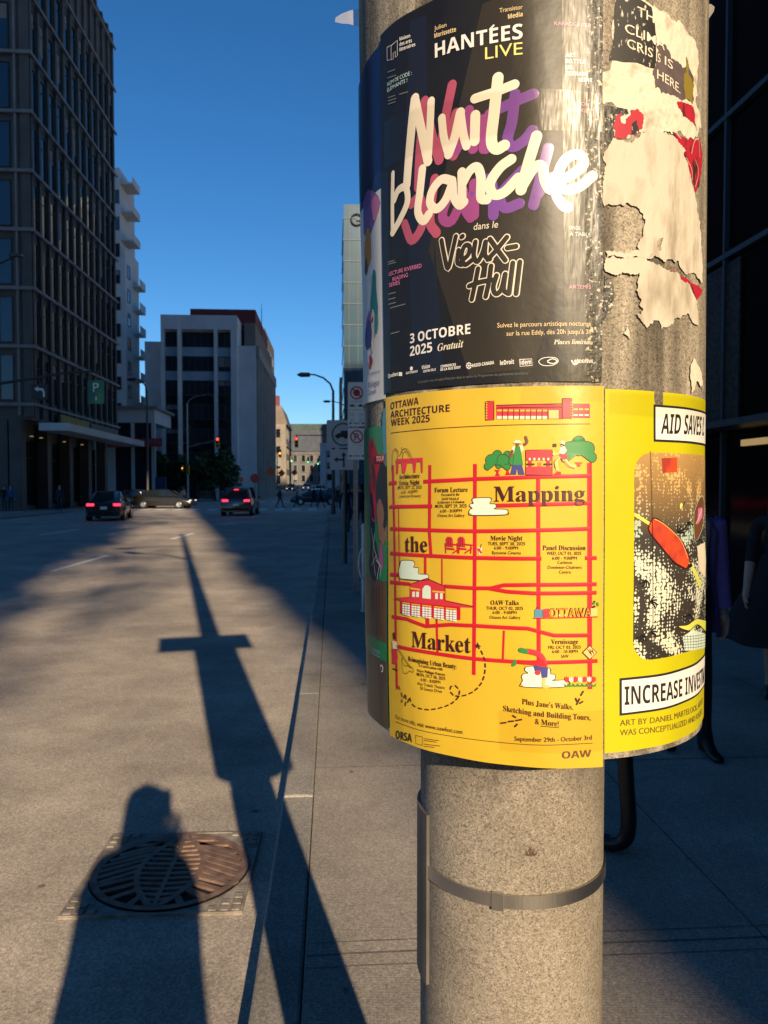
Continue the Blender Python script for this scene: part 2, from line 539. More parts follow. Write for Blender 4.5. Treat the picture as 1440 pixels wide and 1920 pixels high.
# ------------------------------------------------------------------ the pole and its poster drum
PX, PY = 0.195, 1.027          # pole axis
SX = 0.171                     # the shaft stands a little left of the drum's centre
R0 = 0.2163
LEAN, TAPER = -0.009, 0.020
ZREF = 1.42
def drum_c(z): return PX + LEAN * (z - ZREF), PY
def drum_r(z): return R0 * (1 + TAPER * (z - ZREF))
def bulge(s, z):
    return 1.5 * (0.00045 * sin(s * 41 + 3 * sin(z * 5.1)) + 0.0003 * sin(z * 23 + s * 9) + 0.0003 * sin(s * 87 + z * 11))
def wrap(s, z, h):
    t = s / R0
    cx, cy = drum_c(z)
    r = drum_r(z) + h + bulge(s, z)
    return (cx + r * sin(t), cy - r * cos(t), z)
def pix(px, py):
    """pixel of the photograph -> (arc, height) on the drum"""
    d = px_ray(px, py)
    z = H
    for _ in range(8):
        cx, cy = drum_c(z); r = drum_r(z) + 0.0006
        A = d.x * d.x + d.y * d.y; B = -2 * (d.x * cx + d.y * cy); C = cx * cx + cy * cy - r * r
        q = B * B - 4 * A * C
        t = (-B - sqrt(q)) / (2 * A) if q > 0 else -B / (2 * A)
        z = H + d.z * t
    return (R0 * atan2(d.x * t - cx, -(d.y * t - cy)), z)

MPX = 0.000585                 # metres on the drum per pixel, facing the lens
class Art(MB):
    """printed sheet glued round the drum; ink lies a fraction of a millimetre above the paper"""
    def __init__(s, base):
        super().__init__(); s.base = base; s.names = []
    def mi(s, n):
        if n not in s.names: s.names.append(n)
        return s.names.index(n)
    def hh(s, layer): return s.base + 0.00022 * layer
    def flat(s, vs, fs, mat_, layer, step=0.011):
        bm = bmesh.new()
        bv = [bm.verts.new((a, b, 0)) for a, b in vs]
        for f in fs:
            try: bm.faces.new([bv[i] for i in f])
            except ValueError: pass
        wide = max((max(v.co.x for v in f.verts) - min(v.co.x for v in f.verts) for f in bm.faces), default=0)
        tall = max((max(v.co.y for v in f.verts) - min(v.co.y for v in f.verts) for f in bm.faces), default=0)
        if wide > step:
            a = min(v[0] for v in vs); b = max(v[0] for v in vs); x = math.ceil(a / step) * step
            while x < b:
                bmesh.ops.bisect_plane(bm, geom=bm.verts[:] + bm.edges[:] + bm.faces[:], plane_co=(x, 0, 0), plane_no=(1, 0, 0), dist=1e-7)
                x += step
        if tall > 0.03:
            a = min(v[1] for v in vs); b = max(v[1] for v in vs); y = math.ceil(a / 0.02) * 0.02
            while y < b:
                bmesh.ops.bisect_plane(bm, geom=bm.verts[:] + bm.edges[:] + bm.faces[:], plane_co=(0, y, 0), plane_no=(0, 1, 0), dist=1e-7)
                y += 0.02
        bm.verts.index_update()
        i = len(s.v); mm = s.mi(mat_); h = s.hh(layer)
        s.v += [wrap(v.co.x, v.co.y, h) for v in bm.verts]
        for f in bm.faces:
            s.f.append(tuple(i + v.index for v in f.verts)); s.m.append(mm)
        bm.free()
    def sheet(s, s0, s1, z0, z1, mat_, layer=0, edge=None):
        ns = max(2, int(abs(s1 - s0) / 0.004)); nz = max(2, int(abs(z1 - z0) / 0.008))
        i = len(s.v); mm = s.mi(mat_); h = s.hh(layer)
        for a in range(nz + 1):
            for b in range(ns + 1):
                ss = s0 + (s1 - s0) * b / ns; zz = z0 + (z1 - z0) * a / nz
                s.v.append(wrap(ss, zz, h + (edge(ss, zz) if edge else 0)))
        for a in range(nz):
            for b in range(ns):
                q = i + a * (ns + 1) + b
                s.f.append((q, q + 1, q + ns + 2, q + ns + 1)); s.m.append(mm)
    def poly(s, pts, mat_, layer, raw=False, jag=0.0):
        p = pts if raw else [pix(*q) for q in pts]
        if jag:
            for _ in range(4):
                q = []
                for a, b in zip(p, p[1:] + p[:1]):
                    d = sqrt((a[0] - b[0]) ** 2 + (a[1] - b[1]) ** 2)
                    q.append(a)
                    if d > 0.0022:
                        k_ = random.gauss(0, jag) * d
                        q.append(((a[0] + b[0]) / 2 - (b[1] - a[1]) / max(d, 1e-6) * k_, (a[1] + b[1]) / 2 + (b[0] - a[0]) / max(d, 1e-6) * k_))
                p = q
        from mathutils.geometry import tessellate_polygon
        tris = tessellate_polygon([[Vector((a, b, 0)) for a, b in p]])
        s.flat(p, [tuple(t) for t in tris], mat_, layer)
    def ellipse(s, c, rx, ry, mat_, layer, n=20):
        a = pix(*c)
        s.poly([(a[0] + rx * MPX * cos(2 * pi * k / n), a[1] + ry * MPX * sin(2 * pi * k / n)) for k in range(n)], mat_, layer, raw=True)
    def rect(s, x0, y0, x1, y1, mat_, layer):
        s.poly([(x0, y0), (x1, y0), (x1, y1), (x0, y1)], mat_, layer)
    def ribbon(s, pts, wpx, mat_, layer, smooth=True, closed=False, raw=False, cap=True):
        p = [Vector(q if raw else pix(*q)) for q in pts]
        if closed: p = p + [p[0]]
        if smooth and len(p) > 2:
            o = []
            n = len(p)
            for k in range(n - 1):
                a = p[k - 1] if k else (p[-2] if closed else p[0] * 2 - p[1]); b = p[k]; c = p[k + 1]
                d = p[k + 2] if k + 2 < n else (p[1] if closed else p[-1] * 2 - p[-2])
                for t in (0, .2, .4, .6, .8):
                    o.append(0.5 * ((2 * b) + (c - a) * t + (2 * a - 5 * b + 4 * c - d) * t * t + (3 * b - a - 3 * c + d) * t ** 3))
            o.append(p[-1]); p = o
        q = [p[0]]                              # keep facets short
        for a in p[1:]:
            d = (a - q[-1]).length
            n = max(1, int(d / 0.009))
            b = q[-1].copy()
            for k in range(1, n + 1): q.append(b.lerp(a, k / n))
        p = q
        w2 = wpx * MPX / 2
        lens = min(0.00014, w2 * 0.12)
        h = s.hh(layer); mm = s.mi(mat_); i = len(s.v)
        def put(v, hh): s.v.append(wrap(v[0], v[1], hh))
        rows = []
        if cap and not closed:
            t0 = (p[1] - p[0]).normalized(); t1 = (p[-1] - p[-2]).normalized()
            pre = [(p[0] - t0 * w2 * sin(a), w2 * cos(a), t0) for a in (1.45, 1.1, 0.7, 0.3)]
            post = [(p[-1] + t1 * w2 * sin(a), w2 * cos(a), t1) for a in (0.3, 0.7, 1.1, 1.45)]
        else: pre = post = []
        body = []
        for k, v in enumerate(p):
            t = (p[min(k + 1, len(p) - 1)] - p[max(k - 1, 0)])
            t = t.normalized() if t.length > 1e-9 else Vector((1, 0))
            body.append((v, w2, t))
        for v, ww, t in pre + body + post:
            n = Vector((-t.y, t.x))
            put(v + n * ww, h); put(v, h + lens); put(v - n * ww, h)
        for k in range(len(pre) + len(body) + len(post) - 1):
            a = i + 3 * k
            for e in (0, 1):
                s.f.append((a + e, a + e + 1, a + e + 4, a + e + 3)); s.m.append(mm)
    def text(s, body, p0, p1, cap, mat_, layer, off=0.0, slant=0.0):
        """a line of lettering from baseline pixel p0 to baseline pixel p1, capitals cap pixels high"""
        if off > 0.0105: body = bold(body); off = 0.0
        vs, fs = text_bm(body, off)
        if not vs: return
        a = Vector(pix(*p0)); b = Vector(pix(*p1))
        x0 = min(v[0] for v in vs); x1 = max(v[0] for v in vs)
        ux = (b - a) / max(x1 - x0, 1e-6)
        up = (Vector(pix((p0[0] + p1[0]) / 2, (p0[1] + p1[1]) / 2 - cap)).y - Vector(pix((p0[0] + p1[0]) / 2, (p0[1] + p1[1]) / 2)).y) / 0.70
        out = [tuple(a + ux * (v[0] - x0) + Vector((slant * v[1] * up, v[1] * up))) for v in vs]
        s.flat(out, fs, mat_, layer)
    def done(s, name, label, cat, group=None):
        o = s.build(name, s.names, smooth=False, weld=False)
        o.data.polygons.foreach_set('use_smooth', [True] * len(o.data.polygons))
        return tag(o, label, cat, group)

def aggregate(name, tint, streak=False):
    m = bpy.data.materials.new(name); m.use_nodes = True
    nt = m.node_tree; N, L = nt.nodes, nt.links
    b = N['Principled BSDF']; b.inputs['Roughness'].default_value = 0.85; b.inputs['Specular IOR Level'].default_value = 0.25
    tc = N.new('ShaderNodeTexCoord')
    mp = N.new('ShaderNodeMapping'); L.new(tc.outputs['Object'], mp.inputs[0])
    v = N.new('ShaderNodeTexVoronoi'); v.inputs['Scale'].default_value = 620
    L.new(mp.outputs[0], v.inputs[0])
    sep = N.new('ShaderNodeSeparateColor'); L.new(v.outputs['Color'], sep.inputs[0])
    cr = N.new('ShaderNodeValToRGB'); L.new(sep.outputs[0], cr.inputs[0])
    e = cr.color_ramp.elements
    e[0].position = 0; e[0].color = (*[c * 0.42 for c in tint], 1)
    e[1].position = 1; e[1].color = (*[min(1, c * 1.35) for c in tint], 1)
    for p, f in ((0.12, 0.66), (0.5, 1.0), (0.86, 1.12)):
        x = e.new(p); x.color = (*[min(1, c * f) for c in tint], 1)
    v2 = N.new('ShaderNodeTexVoronoi'); v2.inputs['Scale'].default_value = 240
    L.new(tc.outputs['Object'], v2.inputs[0])
    s2 = N.new('ShaderNodeSeparateColor'); L.new(v2.outputs['Color'], s2.inputs[0])
    r2 = N.new('ShaderNodeMapRange'); L.new(s2.outputs[1], r2.inputs[0])
    for i_, q in zip((1, 2, 3, 4), (0.0, 1.0, 0.85, 1.08)): r2.inputs[i_].default_value = q
    mx = N.new('ShaderNodeMixRGB'); mx.blend_type = 'MULTIPLY'; mx.inputs[0].default_value = 1
    L.new(cr.outputs[0], mx.inputs[1]); L.new(r2.outputs[0], mx.inputs[2])
    nz = N.new('ShaderNodeTexNoise'); nz.inputs['Scale'].default_value = 5 if not streak else 30; nz.inputs['Detail'].default_value = 7
    mp2 = N.new('ShaderNodeMapping'); L.new(tc.outputs['Object'], mp2.inputs[0])
    if streak: mp2.inputs['Scale'].default_value = (1, 1, 0.10)
    L.new(mp2.outputs[0], nz.inputs[0])
    r3 = N.new('ShaderNodeMapRange'); L.new(nz.outputs[0], r3.inputs[0])
    for i_, q in zip((1, 2, 3, 4), (0.36, 0.64, 0.40 if streak else 0.70, 1.4 if streak else 1.15)): r3.inputs[i_].default_value = q
    m2 = N.new('ShaderNodeMixRGB'); m2.blend_type = 'MULTIPLY'; m2.inputs[0].default_value = 1
    L.new(mx.outputs[0], m2.inputs[1]); L.new(r3.outputs[0], m2.inputs[2])
    out_ = m2
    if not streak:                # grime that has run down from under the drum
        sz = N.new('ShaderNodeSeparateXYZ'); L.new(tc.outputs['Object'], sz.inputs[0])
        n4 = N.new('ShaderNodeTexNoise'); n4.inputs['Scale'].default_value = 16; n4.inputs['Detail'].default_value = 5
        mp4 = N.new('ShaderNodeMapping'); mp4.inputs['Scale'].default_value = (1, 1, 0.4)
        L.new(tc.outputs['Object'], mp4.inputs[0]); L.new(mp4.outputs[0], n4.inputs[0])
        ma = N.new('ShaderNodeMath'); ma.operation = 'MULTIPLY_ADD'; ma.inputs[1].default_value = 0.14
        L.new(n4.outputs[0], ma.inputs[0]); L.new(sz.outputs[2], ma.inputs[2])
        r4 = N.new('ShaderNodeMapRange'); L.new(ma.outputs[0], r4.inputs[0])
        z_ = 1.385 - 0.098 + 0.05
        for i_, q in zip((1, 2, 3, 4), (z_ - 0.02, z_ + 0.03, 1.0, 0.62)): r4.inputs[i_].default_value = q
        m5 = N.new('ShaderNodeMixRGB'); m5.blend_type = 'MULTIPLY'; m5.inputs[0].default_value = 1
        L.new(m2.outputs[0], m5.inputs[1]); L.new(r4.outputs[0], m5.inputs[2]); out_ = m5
    L.new(out_.outputs[0], b.inputs['Base Color'])
    bp = N.new('ShaderNodeBump'); bp.inputs['Strength'].default_value = 0.75; bp.inputs['Distance'].default_value = 0.0022
    ad = N.new('ShaderNodeMath'); ad.operation = 'ADD'
    L.new(sep.outputs[1], ad.inputs[0]); L.new(nz.outputs[0], ad.inputs[1])
    L.new(ad.outputs[0], bp.inputs['Height']); L.new(bp.outputs[0], b.inputs['Normal'])
    return m
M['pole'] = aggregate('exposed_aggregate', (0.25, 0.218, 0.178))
M['drum'] = aggregate('glue_streaked_fibre', (0.27, 0.235, 0.185), streak=True)

pole = thing('concrete_pole', 'round concrete street pole wrapped in event posters, with a poster drum and a steel band', 'pole', (PX, PY, 0.098))
def pole_r(z): return 0.1215 - 0.0045 * max(0, z - 1.4)
b = MB()
zs = [0.098, 0.6, 1.0, 1.4, 1.8, 2.6, 4, 6, 8, 10.6]
b.lathe([(pole_r(z), z) for z in zs], (SX, PY, 0), 64)
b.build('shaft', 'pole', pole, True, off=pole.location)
d = MB()
ZB = pix(985, 1424)[1]; ZT = 2.86
n = 96
zz = [ZB + (ZT - ZB) * k / 24 for k in range(25)]
for z in zz:
    cx, cy = drum_c(z); r = drum_r(z) - 0.0006
    for q in range(n):
        a = 2 * pi * q / n
        d.v.append((cx + r * sin(a), cy - r * cos(a), z))
for k in range(24):
    for q in range(n):
        a = k * n + q; c = k * n + (q + 1) % n
        d.f.append((a, c, c + n, a + n)); d.m.append(0)
for z, k in ((ZB, 0), (ZT, 24)):         # annular ends
    i = len(d.v)
    for q in range(n):
        a = 2 * pi * q / n
        d.v.append((SX + 0.11 * sin(a), PY - 0.11 * cos(a), z))
    for q in range(n):
        d.f.append((k * n + q, k * n + (q + 1) % n, i + (q + 1) % n, i + q)); d.m.append(0)
d.build('poster_drum', 'drum', pole, True, off=pole.location)
# steel band
zb = at(960, 1694, PY - 0.125).z
b = MB()
b.lathe([(0.1225, -0.0085), (0.1245, -0.0082), (0.1245, 0.0082), (0.1225, 0.0085)], (SX, PY, zb), 96, cap=False)
b.box((SX + 0.1255 * sin(-0.28), PY - 0.1255 * cos(-0.28), zb), (0.014, 0.004, 0.021), 0, rz=-0.28)
b.build('steel_band', 'steel', pole, True, off=pole.location)
# hand hole cover on the road side
z1 = at(800, 1500, PY).z - 0.0; z0 = at(800, 1803, PY).z
b = MB()
ang = [radians(a) for a in range(-118, -66, 3)]
for h, rr in ((0, 0.1218), (1, 0.1262)):
    for z in (z0, z1):
        for a in ang: b.v.append((SX + rr * sin(a), PY - rr * cos(a), z))
na = len(ang)
for q in range(na - 1):
    o_ = 2 * na
    b.f.append((o_ + q, o_ + q + 1, o_ + na + q + 1, o_ + na + q)); b.m.append(0)
    b.f.append((q, q + 1, o_ + q + 1, o_ + q)); b.m.append(0)
    b.f.append((na + q, na + q + 1, o_ + na + q + 1, o_ + na + q)); b.m.append(0)
b.f.append((na - 1, 2 * na - 1, 4 * na - 1, 3 * na - 1)); b.m.append(0)
b.f.append((0, na, 3 * na, 2 * na)); b.m.append(0)
M['plate'] = mat('hand_hole_plate', (0.16, 0.15, 0.14), 0.5, metal=0.4, var=0.3, vscale=12)
b.build('cover_plate', 'plate', pole, off=pole.location)
# blob of old glue
p = at(993, 1596, PY - 0.118)
b = MB()
for q in range(9):
    a = random.uniform(0, 6.28); rr = random.uniform(0, 0.006)
    x = p.x + rr * cos(a); t = math.asin((x - SX) / 0.1215)
    b.lathe([(0.0001, -0.002), (0.0035, 0), (0.003, 0.0012), (0.0001, 0.0016)], (x, PY - 0.1218 * cos(t), p.z + rr * sin(a)), 8, axis='Y', cap=False)
M['glue'] = mat('old_glue', (0.12, 0.08, 0.05), 0.5, var=0.3, vscale=80)
b.build('glue_blob', 'glue', pole, True, off=pole.location)
# luminaire arms and the street name plate above the drum, out of the picture but throwing their shadow into it
b = MB()
b.tube([(PX, PY, 6.7), (PX - 0.7, PY + 0.55, 7.0), (PX - 1.6, PY + 1.3, 6.9)], 0.04)
b.box((PX - 1.85, PY + 1.5, 6.88), (0.55, 0.2, 0.12), rz=radians(140))
b.build('lamp_arm', 'dark_metal', pole, off=pole.location)
b = MB()
b.tube([(PX, PY, 8.3), (PX - 0.6, PY - 0.15, 8.4), (PX - 1.3, PY - 0.6, 8.35)], 0.035)
b.box((PX - 1.5, PY - 0.72, 8.33), (0.5, 0.2, 0.1), rz=radians(30))
b.build('lamp_arm', 'dark_metal', pole, off=pole.location)
b = MB()
b.box((PX, PY, 3.0), (0.262, 0.262, 0.05))
b.build('clamp', 'grey_metal', pole, off=pole.location)
b = MB()
dv = Vector((cos(SUN_A), sin(SUN_A), 0))
c = Vector((PX, PY, 2.99)) + dv * -0.10 + Vector((-dv.y, dv.x, 0)) * -0.135
b.box(c, (0.98, 0.012, 0.30), rz=SUN_A)
tag(b.build('street_plate', 'sign_green', bevel=0.002), 'wide plate fixed above the poster drum on the near pole', 'sign')

# ------------------------------------------------------------------ posters on the drum
M['ink_black'] = mat('black_print', (0.012, 0.011, 0.011), 0.42, spec=0.35, var=0.25, vscale=25, bump=0.25, bscale=9)
M['ink_facet'] = mat('brown_black_print', (0.026, 0.021, 0.014), 0.42, spec=0.35, bump=0.25, bscale=9)
M['ink_facet_blue'] = mat('blue_black_print', (0.010, 0.013, 0.024), 0.42, spec=0.35, bump=0.25, bscale=9)
M['cream'] = mat('cream_print', (0.70, 0.63, 0.51), 0.38, var=0.06, vscale=20)
M['white'] = mat('white_print', (0.72, 0.70, 0.67), 0.38)
M['tan'] = mat('tan_print', (0.70, 0.52, 0.28), 0.4)
M['lemon'] = mat('lemon_print', (0.72, 0.66, 0.20), 0.4)
M['rose'] = mat('rose_print', (0.36, 0.07, 0.12), 0.36)
M['magenta'] = mat('magenta_print', (0.27, 0.055, 0.20), 0.36)
M['violet'] = mat('violet_print', (0.16, 0.055, 0.27), 0.36)
M['pink'] = mat('pink_print', (0.60, 0.16, 0.34), 0.4)
M['ice'] = mat('ice_blue_print', (0.42, 0.60, 0.62), 0.4)
M['dim'] = mat('dim_print', (0.13, 0.13, 0.12), 0.4)
M['yellow'] = mat('yellow_stock', (0.60, 0.395, 0.028), 0.36, var=0.10, vscale=7, bump=0.22, bscale=9)
M['yellow_halo'] = mat('yellow_stock_print', (0.60, 0.395, 0.028), 0.36)
M['peach'] = mat('peach_print', (0.80, 0.46, 0.16), 0.4)
M['red'] = mat('red_print', (0.46, 0.010, 0.022), 0.4)
M['brick'] = mat('brick_red_print', (0.52, 0.028, 0.045), 0.4)
M['maroon'] = mat('maroon_print', (0.055, 0.008, 0.010), 0.4)
M['p_green'] = mat('green_print', (0.03, 0.21, 0.05), 0.4)
M['p_navy'] = mat('navy_print', (0.05, 0.05, 0.22), 0.4)
M['cloud'] = mat('pale_cloud_print', (0.55, 0.66, 0.58), 0.4)
M['p_brown'] = mat('brown_print', (0.14, 0.06, 0.025), 0.4)
M['p_blue'] = mat('blue_print', (0.06, 0.24, 0.34), 0.4)
M['lime'] = mat('lime_stock', (0.48, 0.445, 0.008), 0.4, var=0.10, vscale=7, bump=0.22, bscale=9)
M['lime2'] = mat('lime_print', (0.55, 0.60, 0.10), 0.4)
M['old_paper'] = mat('weathered_paper', (0.50, 0.45, 0.37), 0.9, col2=(0.30, 0.26, 0.20), vscale=42, stretch=(1, 1, 0.4), lo=0.30, hi=0.50, bump=0.4, bscale=60, detail=9)
M['old_paper2'] = mat('bright_torn_paper', (0.60, 0.53, 0.43), 0.85, col2=(0.36, 0.31, 0.24), vscale=55, lo=0.30, hi=0.44, bump=0.4, bscale=60, detail=9)
M['worn_black'] = mat('worn_black_paper', (0.018, 0.017, 0.015), 0.5, col2=(0.50, 0.44, 0.34), vscale=260, lo=0.36, hi=0.42, bump=0.25, bscale=120, detail=6)
M['scratch_black'] = mat('scratched_black', (0.012, 0.011, 0.011), 0.5, col2=(0.55, 0.50, 0.42), vscale=220, stretch=(1.0, 1.0, 0.5), lo=0.33, hi=0.40)
M['mauve'] = mat('mauve_grey_print', (0.105, 0.078, 0.082), 0.6, var=0.3, vscale=60)
M['crimson'] = mat('crimson_paint', (0.36, 0.010, 0.028), 0.6, col2=(0.03, 0.012, 0.012), vscale=90, lo=0.34, hi=0.44, stretch=(1, 1, 0.4))
M['olive'] = mat('olive_print', (0.20, 0.15, 0.02), 0.6)
M['midnight'] = mat('midnight_print', (0.006, 0.007, 0.055), 0.28, spec=0.6, var=0.3, vscale=14, bump=0.08, bscale=25)
M['p_teal'] = mat('teal_print', (0.02, 0.20, 0.19), 0.35)
M['p_orange'] = mat('orange_print', (0.62, 0.24, 0.02), 0.4)
M['p_lilac'] = mat('lilac_print', (0.20, 0.10, 0.28), 0.4)
M['green_stock'] = mat('green_stock', (0.02, 0.20, 0.07), 0.34, var=0.2, vscale=10)
M['skin_print'] = mat('brown_skin_print', (0.20, 0.10, 0.06), 0.4)
M['lozenge'] = mat('orange_red_print', (0.62, 0.07, 0.02), 0.4, col2=(0.32, 0.04, 0.03), vscale=60)

def halftone():
    m = bpy.data.materials.new('halftone_print'); m.use_nodes = True
    nt = m.node_tree; N, L = nt.nodes, nt.links
    b = N['Principled BSDF']; b.inputs['Roughness'].default_value = 0.42
    tc = N.new('ShaderNodeTexCoord')
    v = N.new('ShaderNodeTexVoronoi'); v.inputs['Scale'].default_value = 260; v.inputs['Randomness'].default_value = 0.55
    L.new(tc.outputs['Object'], v.inputs[0])
    n = N.new('ShaderNodeTexNoise'); n.inputs['Scale'].default_value = 17; n.inputs['Detail'].default_value = 4
    n.inputs['Distortion'].default_value = 1.2
    L.new(tc.outputs['Object'], n.inputs[0])
    r = N.new('ShaderNodeMapRange'); L.new(n.outputs[0], r.inputs[0])
    for i_, q in zip((1, 2, 3, 4), (0.38, 0.62, 0.12, 0.62)): r.inputs[i_].default_value = q
    lt = N.new('ShaderNodeMath'); lt.operation = 'LESS_THAN'
    L.new(v.outputs['Distance'], lt.inputs[0]); L.new(r.outputs[0], lt.inputs[1])
    # warm top, cool middle, grey foot of the sheet
    sx = N.new('ShaderNodeSeparateXYZ'); L.new(tc.outputs['Object'], sx.inputs[0])
    rz = N.new('ShaderNodeMapRange'); L.new(sx.outputs[2], rz.inputs[0])
    z0 = pix(1240, 1235)[1]; z1 = pix(1240, 848)[1]
    rz.inputs[1].default_value = z0; rz.inputs[2].default_value = z1
    cr = N.new('ShaderNodeValToRGB'); L.new(rz.outputs[0], cr.inputs[0])
    e = cr.color_ramp.elements
    e[0].color = (0.58, 0.60, 0.46, 1); e[1].color = (0.66, 0.40, 0.14, 1)
    for p, c in ((0.45, (0.58, 0.60, 0.50, 1)), (0.62, (0.33, 0.46, 0.40, 1)), (0.82, (0.55, 0.36, 0.15, 1))):
        x = e.new(p); x.color = c
    cr2 = N.new('ShaderNodeValToRGB'); L.new(rz.outputs[0], cr2.inputs[0])
    e = cr2.color_ramp.elements
    e[0].color = (0.030, 0.026, 0.024, 1); e[1].color = (0.40, 0.24, 0.09, 1)
    x = e.new(0.6); x.color = (0.045, 0.038, 0.033, 1)
    mx = N.new('ShaderNodeMixRGB'); L.new(lt.outputs[0], mx.inputs[0])
    L.new(cr2.outputs[0], mx.inputs[1]); L.new(cr.outputs[0], mx.inputs[2])
    L.new(mx.outputs[0], b.inputs['Base Color'])
    return m
M['halftone'] = halftone()

# --- the black concert poster
A = Art(0.0016)
s0 = pix(718, 400)[0]; s1 = pix(1097, 400)[0]; sE = pix(1129, 400)[0]
zt = pix(713, 68)[1]; zbm = pix(1000, 716)[1]
A.sheet(s0, s1, zbm, zt, 'ink_black')
A.sheet(s1, sE, zbm, zt, 'worn_black')
A.poly([(905, 8), (990, -20), (1090, -30), (1090, 380), (1000, 690), (880, 705), (835, 560), (805, 470), (850, 250)], 'ink_facet', 1)
A.poly([(770, 40), (800, 28), (805, 330), (835, 700), (775, 712), (760, 300)], 'ink_facet_blue', 1)
sh = 2
for dx, dy, strokes in (
    (0, 0, [('rose', [(786, 352), (789, 280), (797, 190)]), ('rose', [(797, 190), (812, 260), (824, 300)]), ('rose', [(824, 300), (832, 240), (848, 160)]),
            ('rose', [(856, 213), (843, 260), (851, 292)]), ('magenta', [(851, 292), (866, 262), (880, 218)]), ('magenta', [(880, 208), (882, 260), (888, 280)]),
            ('magenta', [(906, 225), (908, 280)]), ('magenta', [(918, 215), (912, 280)]),
            ('violet', [(966, 178), (960, 230), (952, 262), (962, 277), (984, 264), (998, 246)]), ('violet', [(938, 204), (1000, 178)])]),
    (22, 21, [('rose', [(739, 400), (752, 430), (772, 400), (768, 352), (752, 362)]), ('rose', [(794, 315), (788, 362), (786, 398), (797, 416)]),
              ('magenta', [(848, 340), (824, 342), (808, 385), (826, 393), (850, 345), (852, 372), (862, 388)]),
              ('magenta', [(868, 325), (868, 384)]), ('violet', [(870, 340), (895, 315), (903, 340), (904, 384)]),
              ('violet', [(958, 300), (918, 345), (925, 370), (952, 362)]), ('violet', [(1006, 258), (978, 365)]), ('violet', [(985, 345), (1014, 312), (1020, 345), (1034, 366), (1044, 368)])])):
    for c, pts in strokes:
        A.ribbon([(x + dx, y + dy) for x, y in pts], 19, c, sh)
cr = 4
for pts, wd in (([(766, 349), (771, 283), (776, 224), (780, 186)], 20), ([(780, 186), (790, 236), (804, 303)], 19), ([(804, 303), (807, 246), (809, 190)], 16),
            ([(829, 222), (833, 258), (842, 290)], 16), ([(842, 290), (854, 256), (864, 212)], 18), ([(864, 212), (870, 254), (876, 275)], 16),
            ([(892, 217), (891, 266)], 18), ([(934, 147), (927, 212), (922, 264), (931, 281), (946, 274)], 20), ([(891, 186), (930, 173), (965, 160)], 17),
            ([(740, 326), (739, 380), (739, 439)], 11), ([(739, 437), (753, 412), (767, 380), (764, 353), (750, 358), (742, 376)], 15),
            ([(794, 318), (790, 360), (786, 398), (796, 415), (806, 402)], 17),
            ([(849, 340), (829, 337), (812, 358), (808, 382), (820, 392), (836, 376), (849, 345)], 17), ([(850, 345), (852, 370), (863, 386), (872, 380)], 16),
            ([(867, 324), (868, 379)], 17), ([(869, 345), (882, 322), (896, 315), (903, 335), (903, 372), (914, 376)], 17),
            ([(959, 300), (938, 316), (920, 345), (926, 366), (946, 362), (972, 335)], 18),
            ([(1006, 257), (990, 310), (977, 358)], 19), ([(980, 350), (1000, 318), (1016, 313), (1021, 340), (1032, 358), (1046, 345)], 18),
            ([(1046, 342), (1074, 327), (1095, 306), (1083, 290), (1060, 300), (1046, 330), (1056, 356), (1084, 352), (1111, 330)], 18)):
    A.ribbon(pts, wd, 'cream', cr)
vh = [[(829, 451), (834, 478), (841, 504), (849, 474), (856, 444)], [(861, 470), (859, 492), (867, 497)], [(867, 445), (869, 444)],
      [(867, 490), (880, 478), (882, 463), (873, 462), (867, 480), (873, 497), (888, 488)], [(893, 455), (890, 480), (897, 492), (907, 474), (912, 455)],
      [(912, 455), (911, 480), (920, 487)], [(920, 450), (934, 470), (948, 489)], [(951, 446), (932, 470), (916, 488)], [(952, 466), (968, 463)],
      [(898, 505), (893, 530), (886, 562)], [(922, 500), (918, 530), (912, 557)], [(881, 537), (902, 530), (925, 526)],
      [(932, 518), (926, 540), (931, 552), (941, 543), (948, 515)], [(948, 515), (945, 543), (953, 551)], [(962, 494), (955, 551)], [(975, 492), (968, 551)]]
for p in vh: A.ribbon(p, 12.5, 'cream', 3)
for p in vh: A.ribbon(p, 8.6, 'ink_facet', 5)
A.text('dans le', (889, 433), (934, 428), 13, 'cream', 3, slant=0.15)
T = A.text
B_ = 0.022
T('Transistor', (937, 26), (980, 20), 8.5, 'tan', 3); T('Média', (953, 38), (980, 33.5), 8.5, 'tan', 3, B_)
T('Julien', (815, 58), (838, 51), 8.5, 'tan', 3); T('Morissette', (815, 72), (856, 60), 8.5, 'tan', 3, B_)
T('HANTÉES', (816, 109), (980, 75), 27, 'white', 3, 0.045); A.ribbon([(919, 56), (926, 49)], 3.2, 'white', 3); T('LIVE', (910, 112), (980, 104), 23, 'lemon', 3)
T('Maison', (752, 78), (771, 71), 6.5, 'white', 3, B_); T('des arts', (752, 88), (774, 80), 6.5, 'white', 3, B_); T('littéraires', (752, 98), (780, 87), 6.5, 'white', 3, B_)
for p in ([(728, 90), (736, 86), (736, 113), (728, 114)], [(736, 87), (748, 77), (748, 106), (744, 109), (744, 98), (740, 101), (740, 112), (736, 113)]):
    A.ribbon(p, 1.3, 'white', 3, smooth=False, closed=True)
T('NOM DE CODE :', (728, 163), (774, 141), 7.5, 'ice', 3); T('ÉLÉPHANTS !', (728, 174), (766, 155), 7.5, 'ice', 3)
for x, y, q in ((729, 136, 14), (729, 147, 16), (730, 184, 13), (752, 178, 15), (730, 190, 15), (730, 196, 14), (731, 492, 10), (731, 496, 13), (731, 552, 12), (731, 562, 11), (731, 571, 12), (734, 578, 26), (735, 626, 14)):
    A.ribbon([(x, y), (x + q, y - q * 0.3)], 2.2, 'dim', 3, smooth=False)
T('KARAOQUEER', (1039, 49), (1107, 53), 7, 'pink', 3)
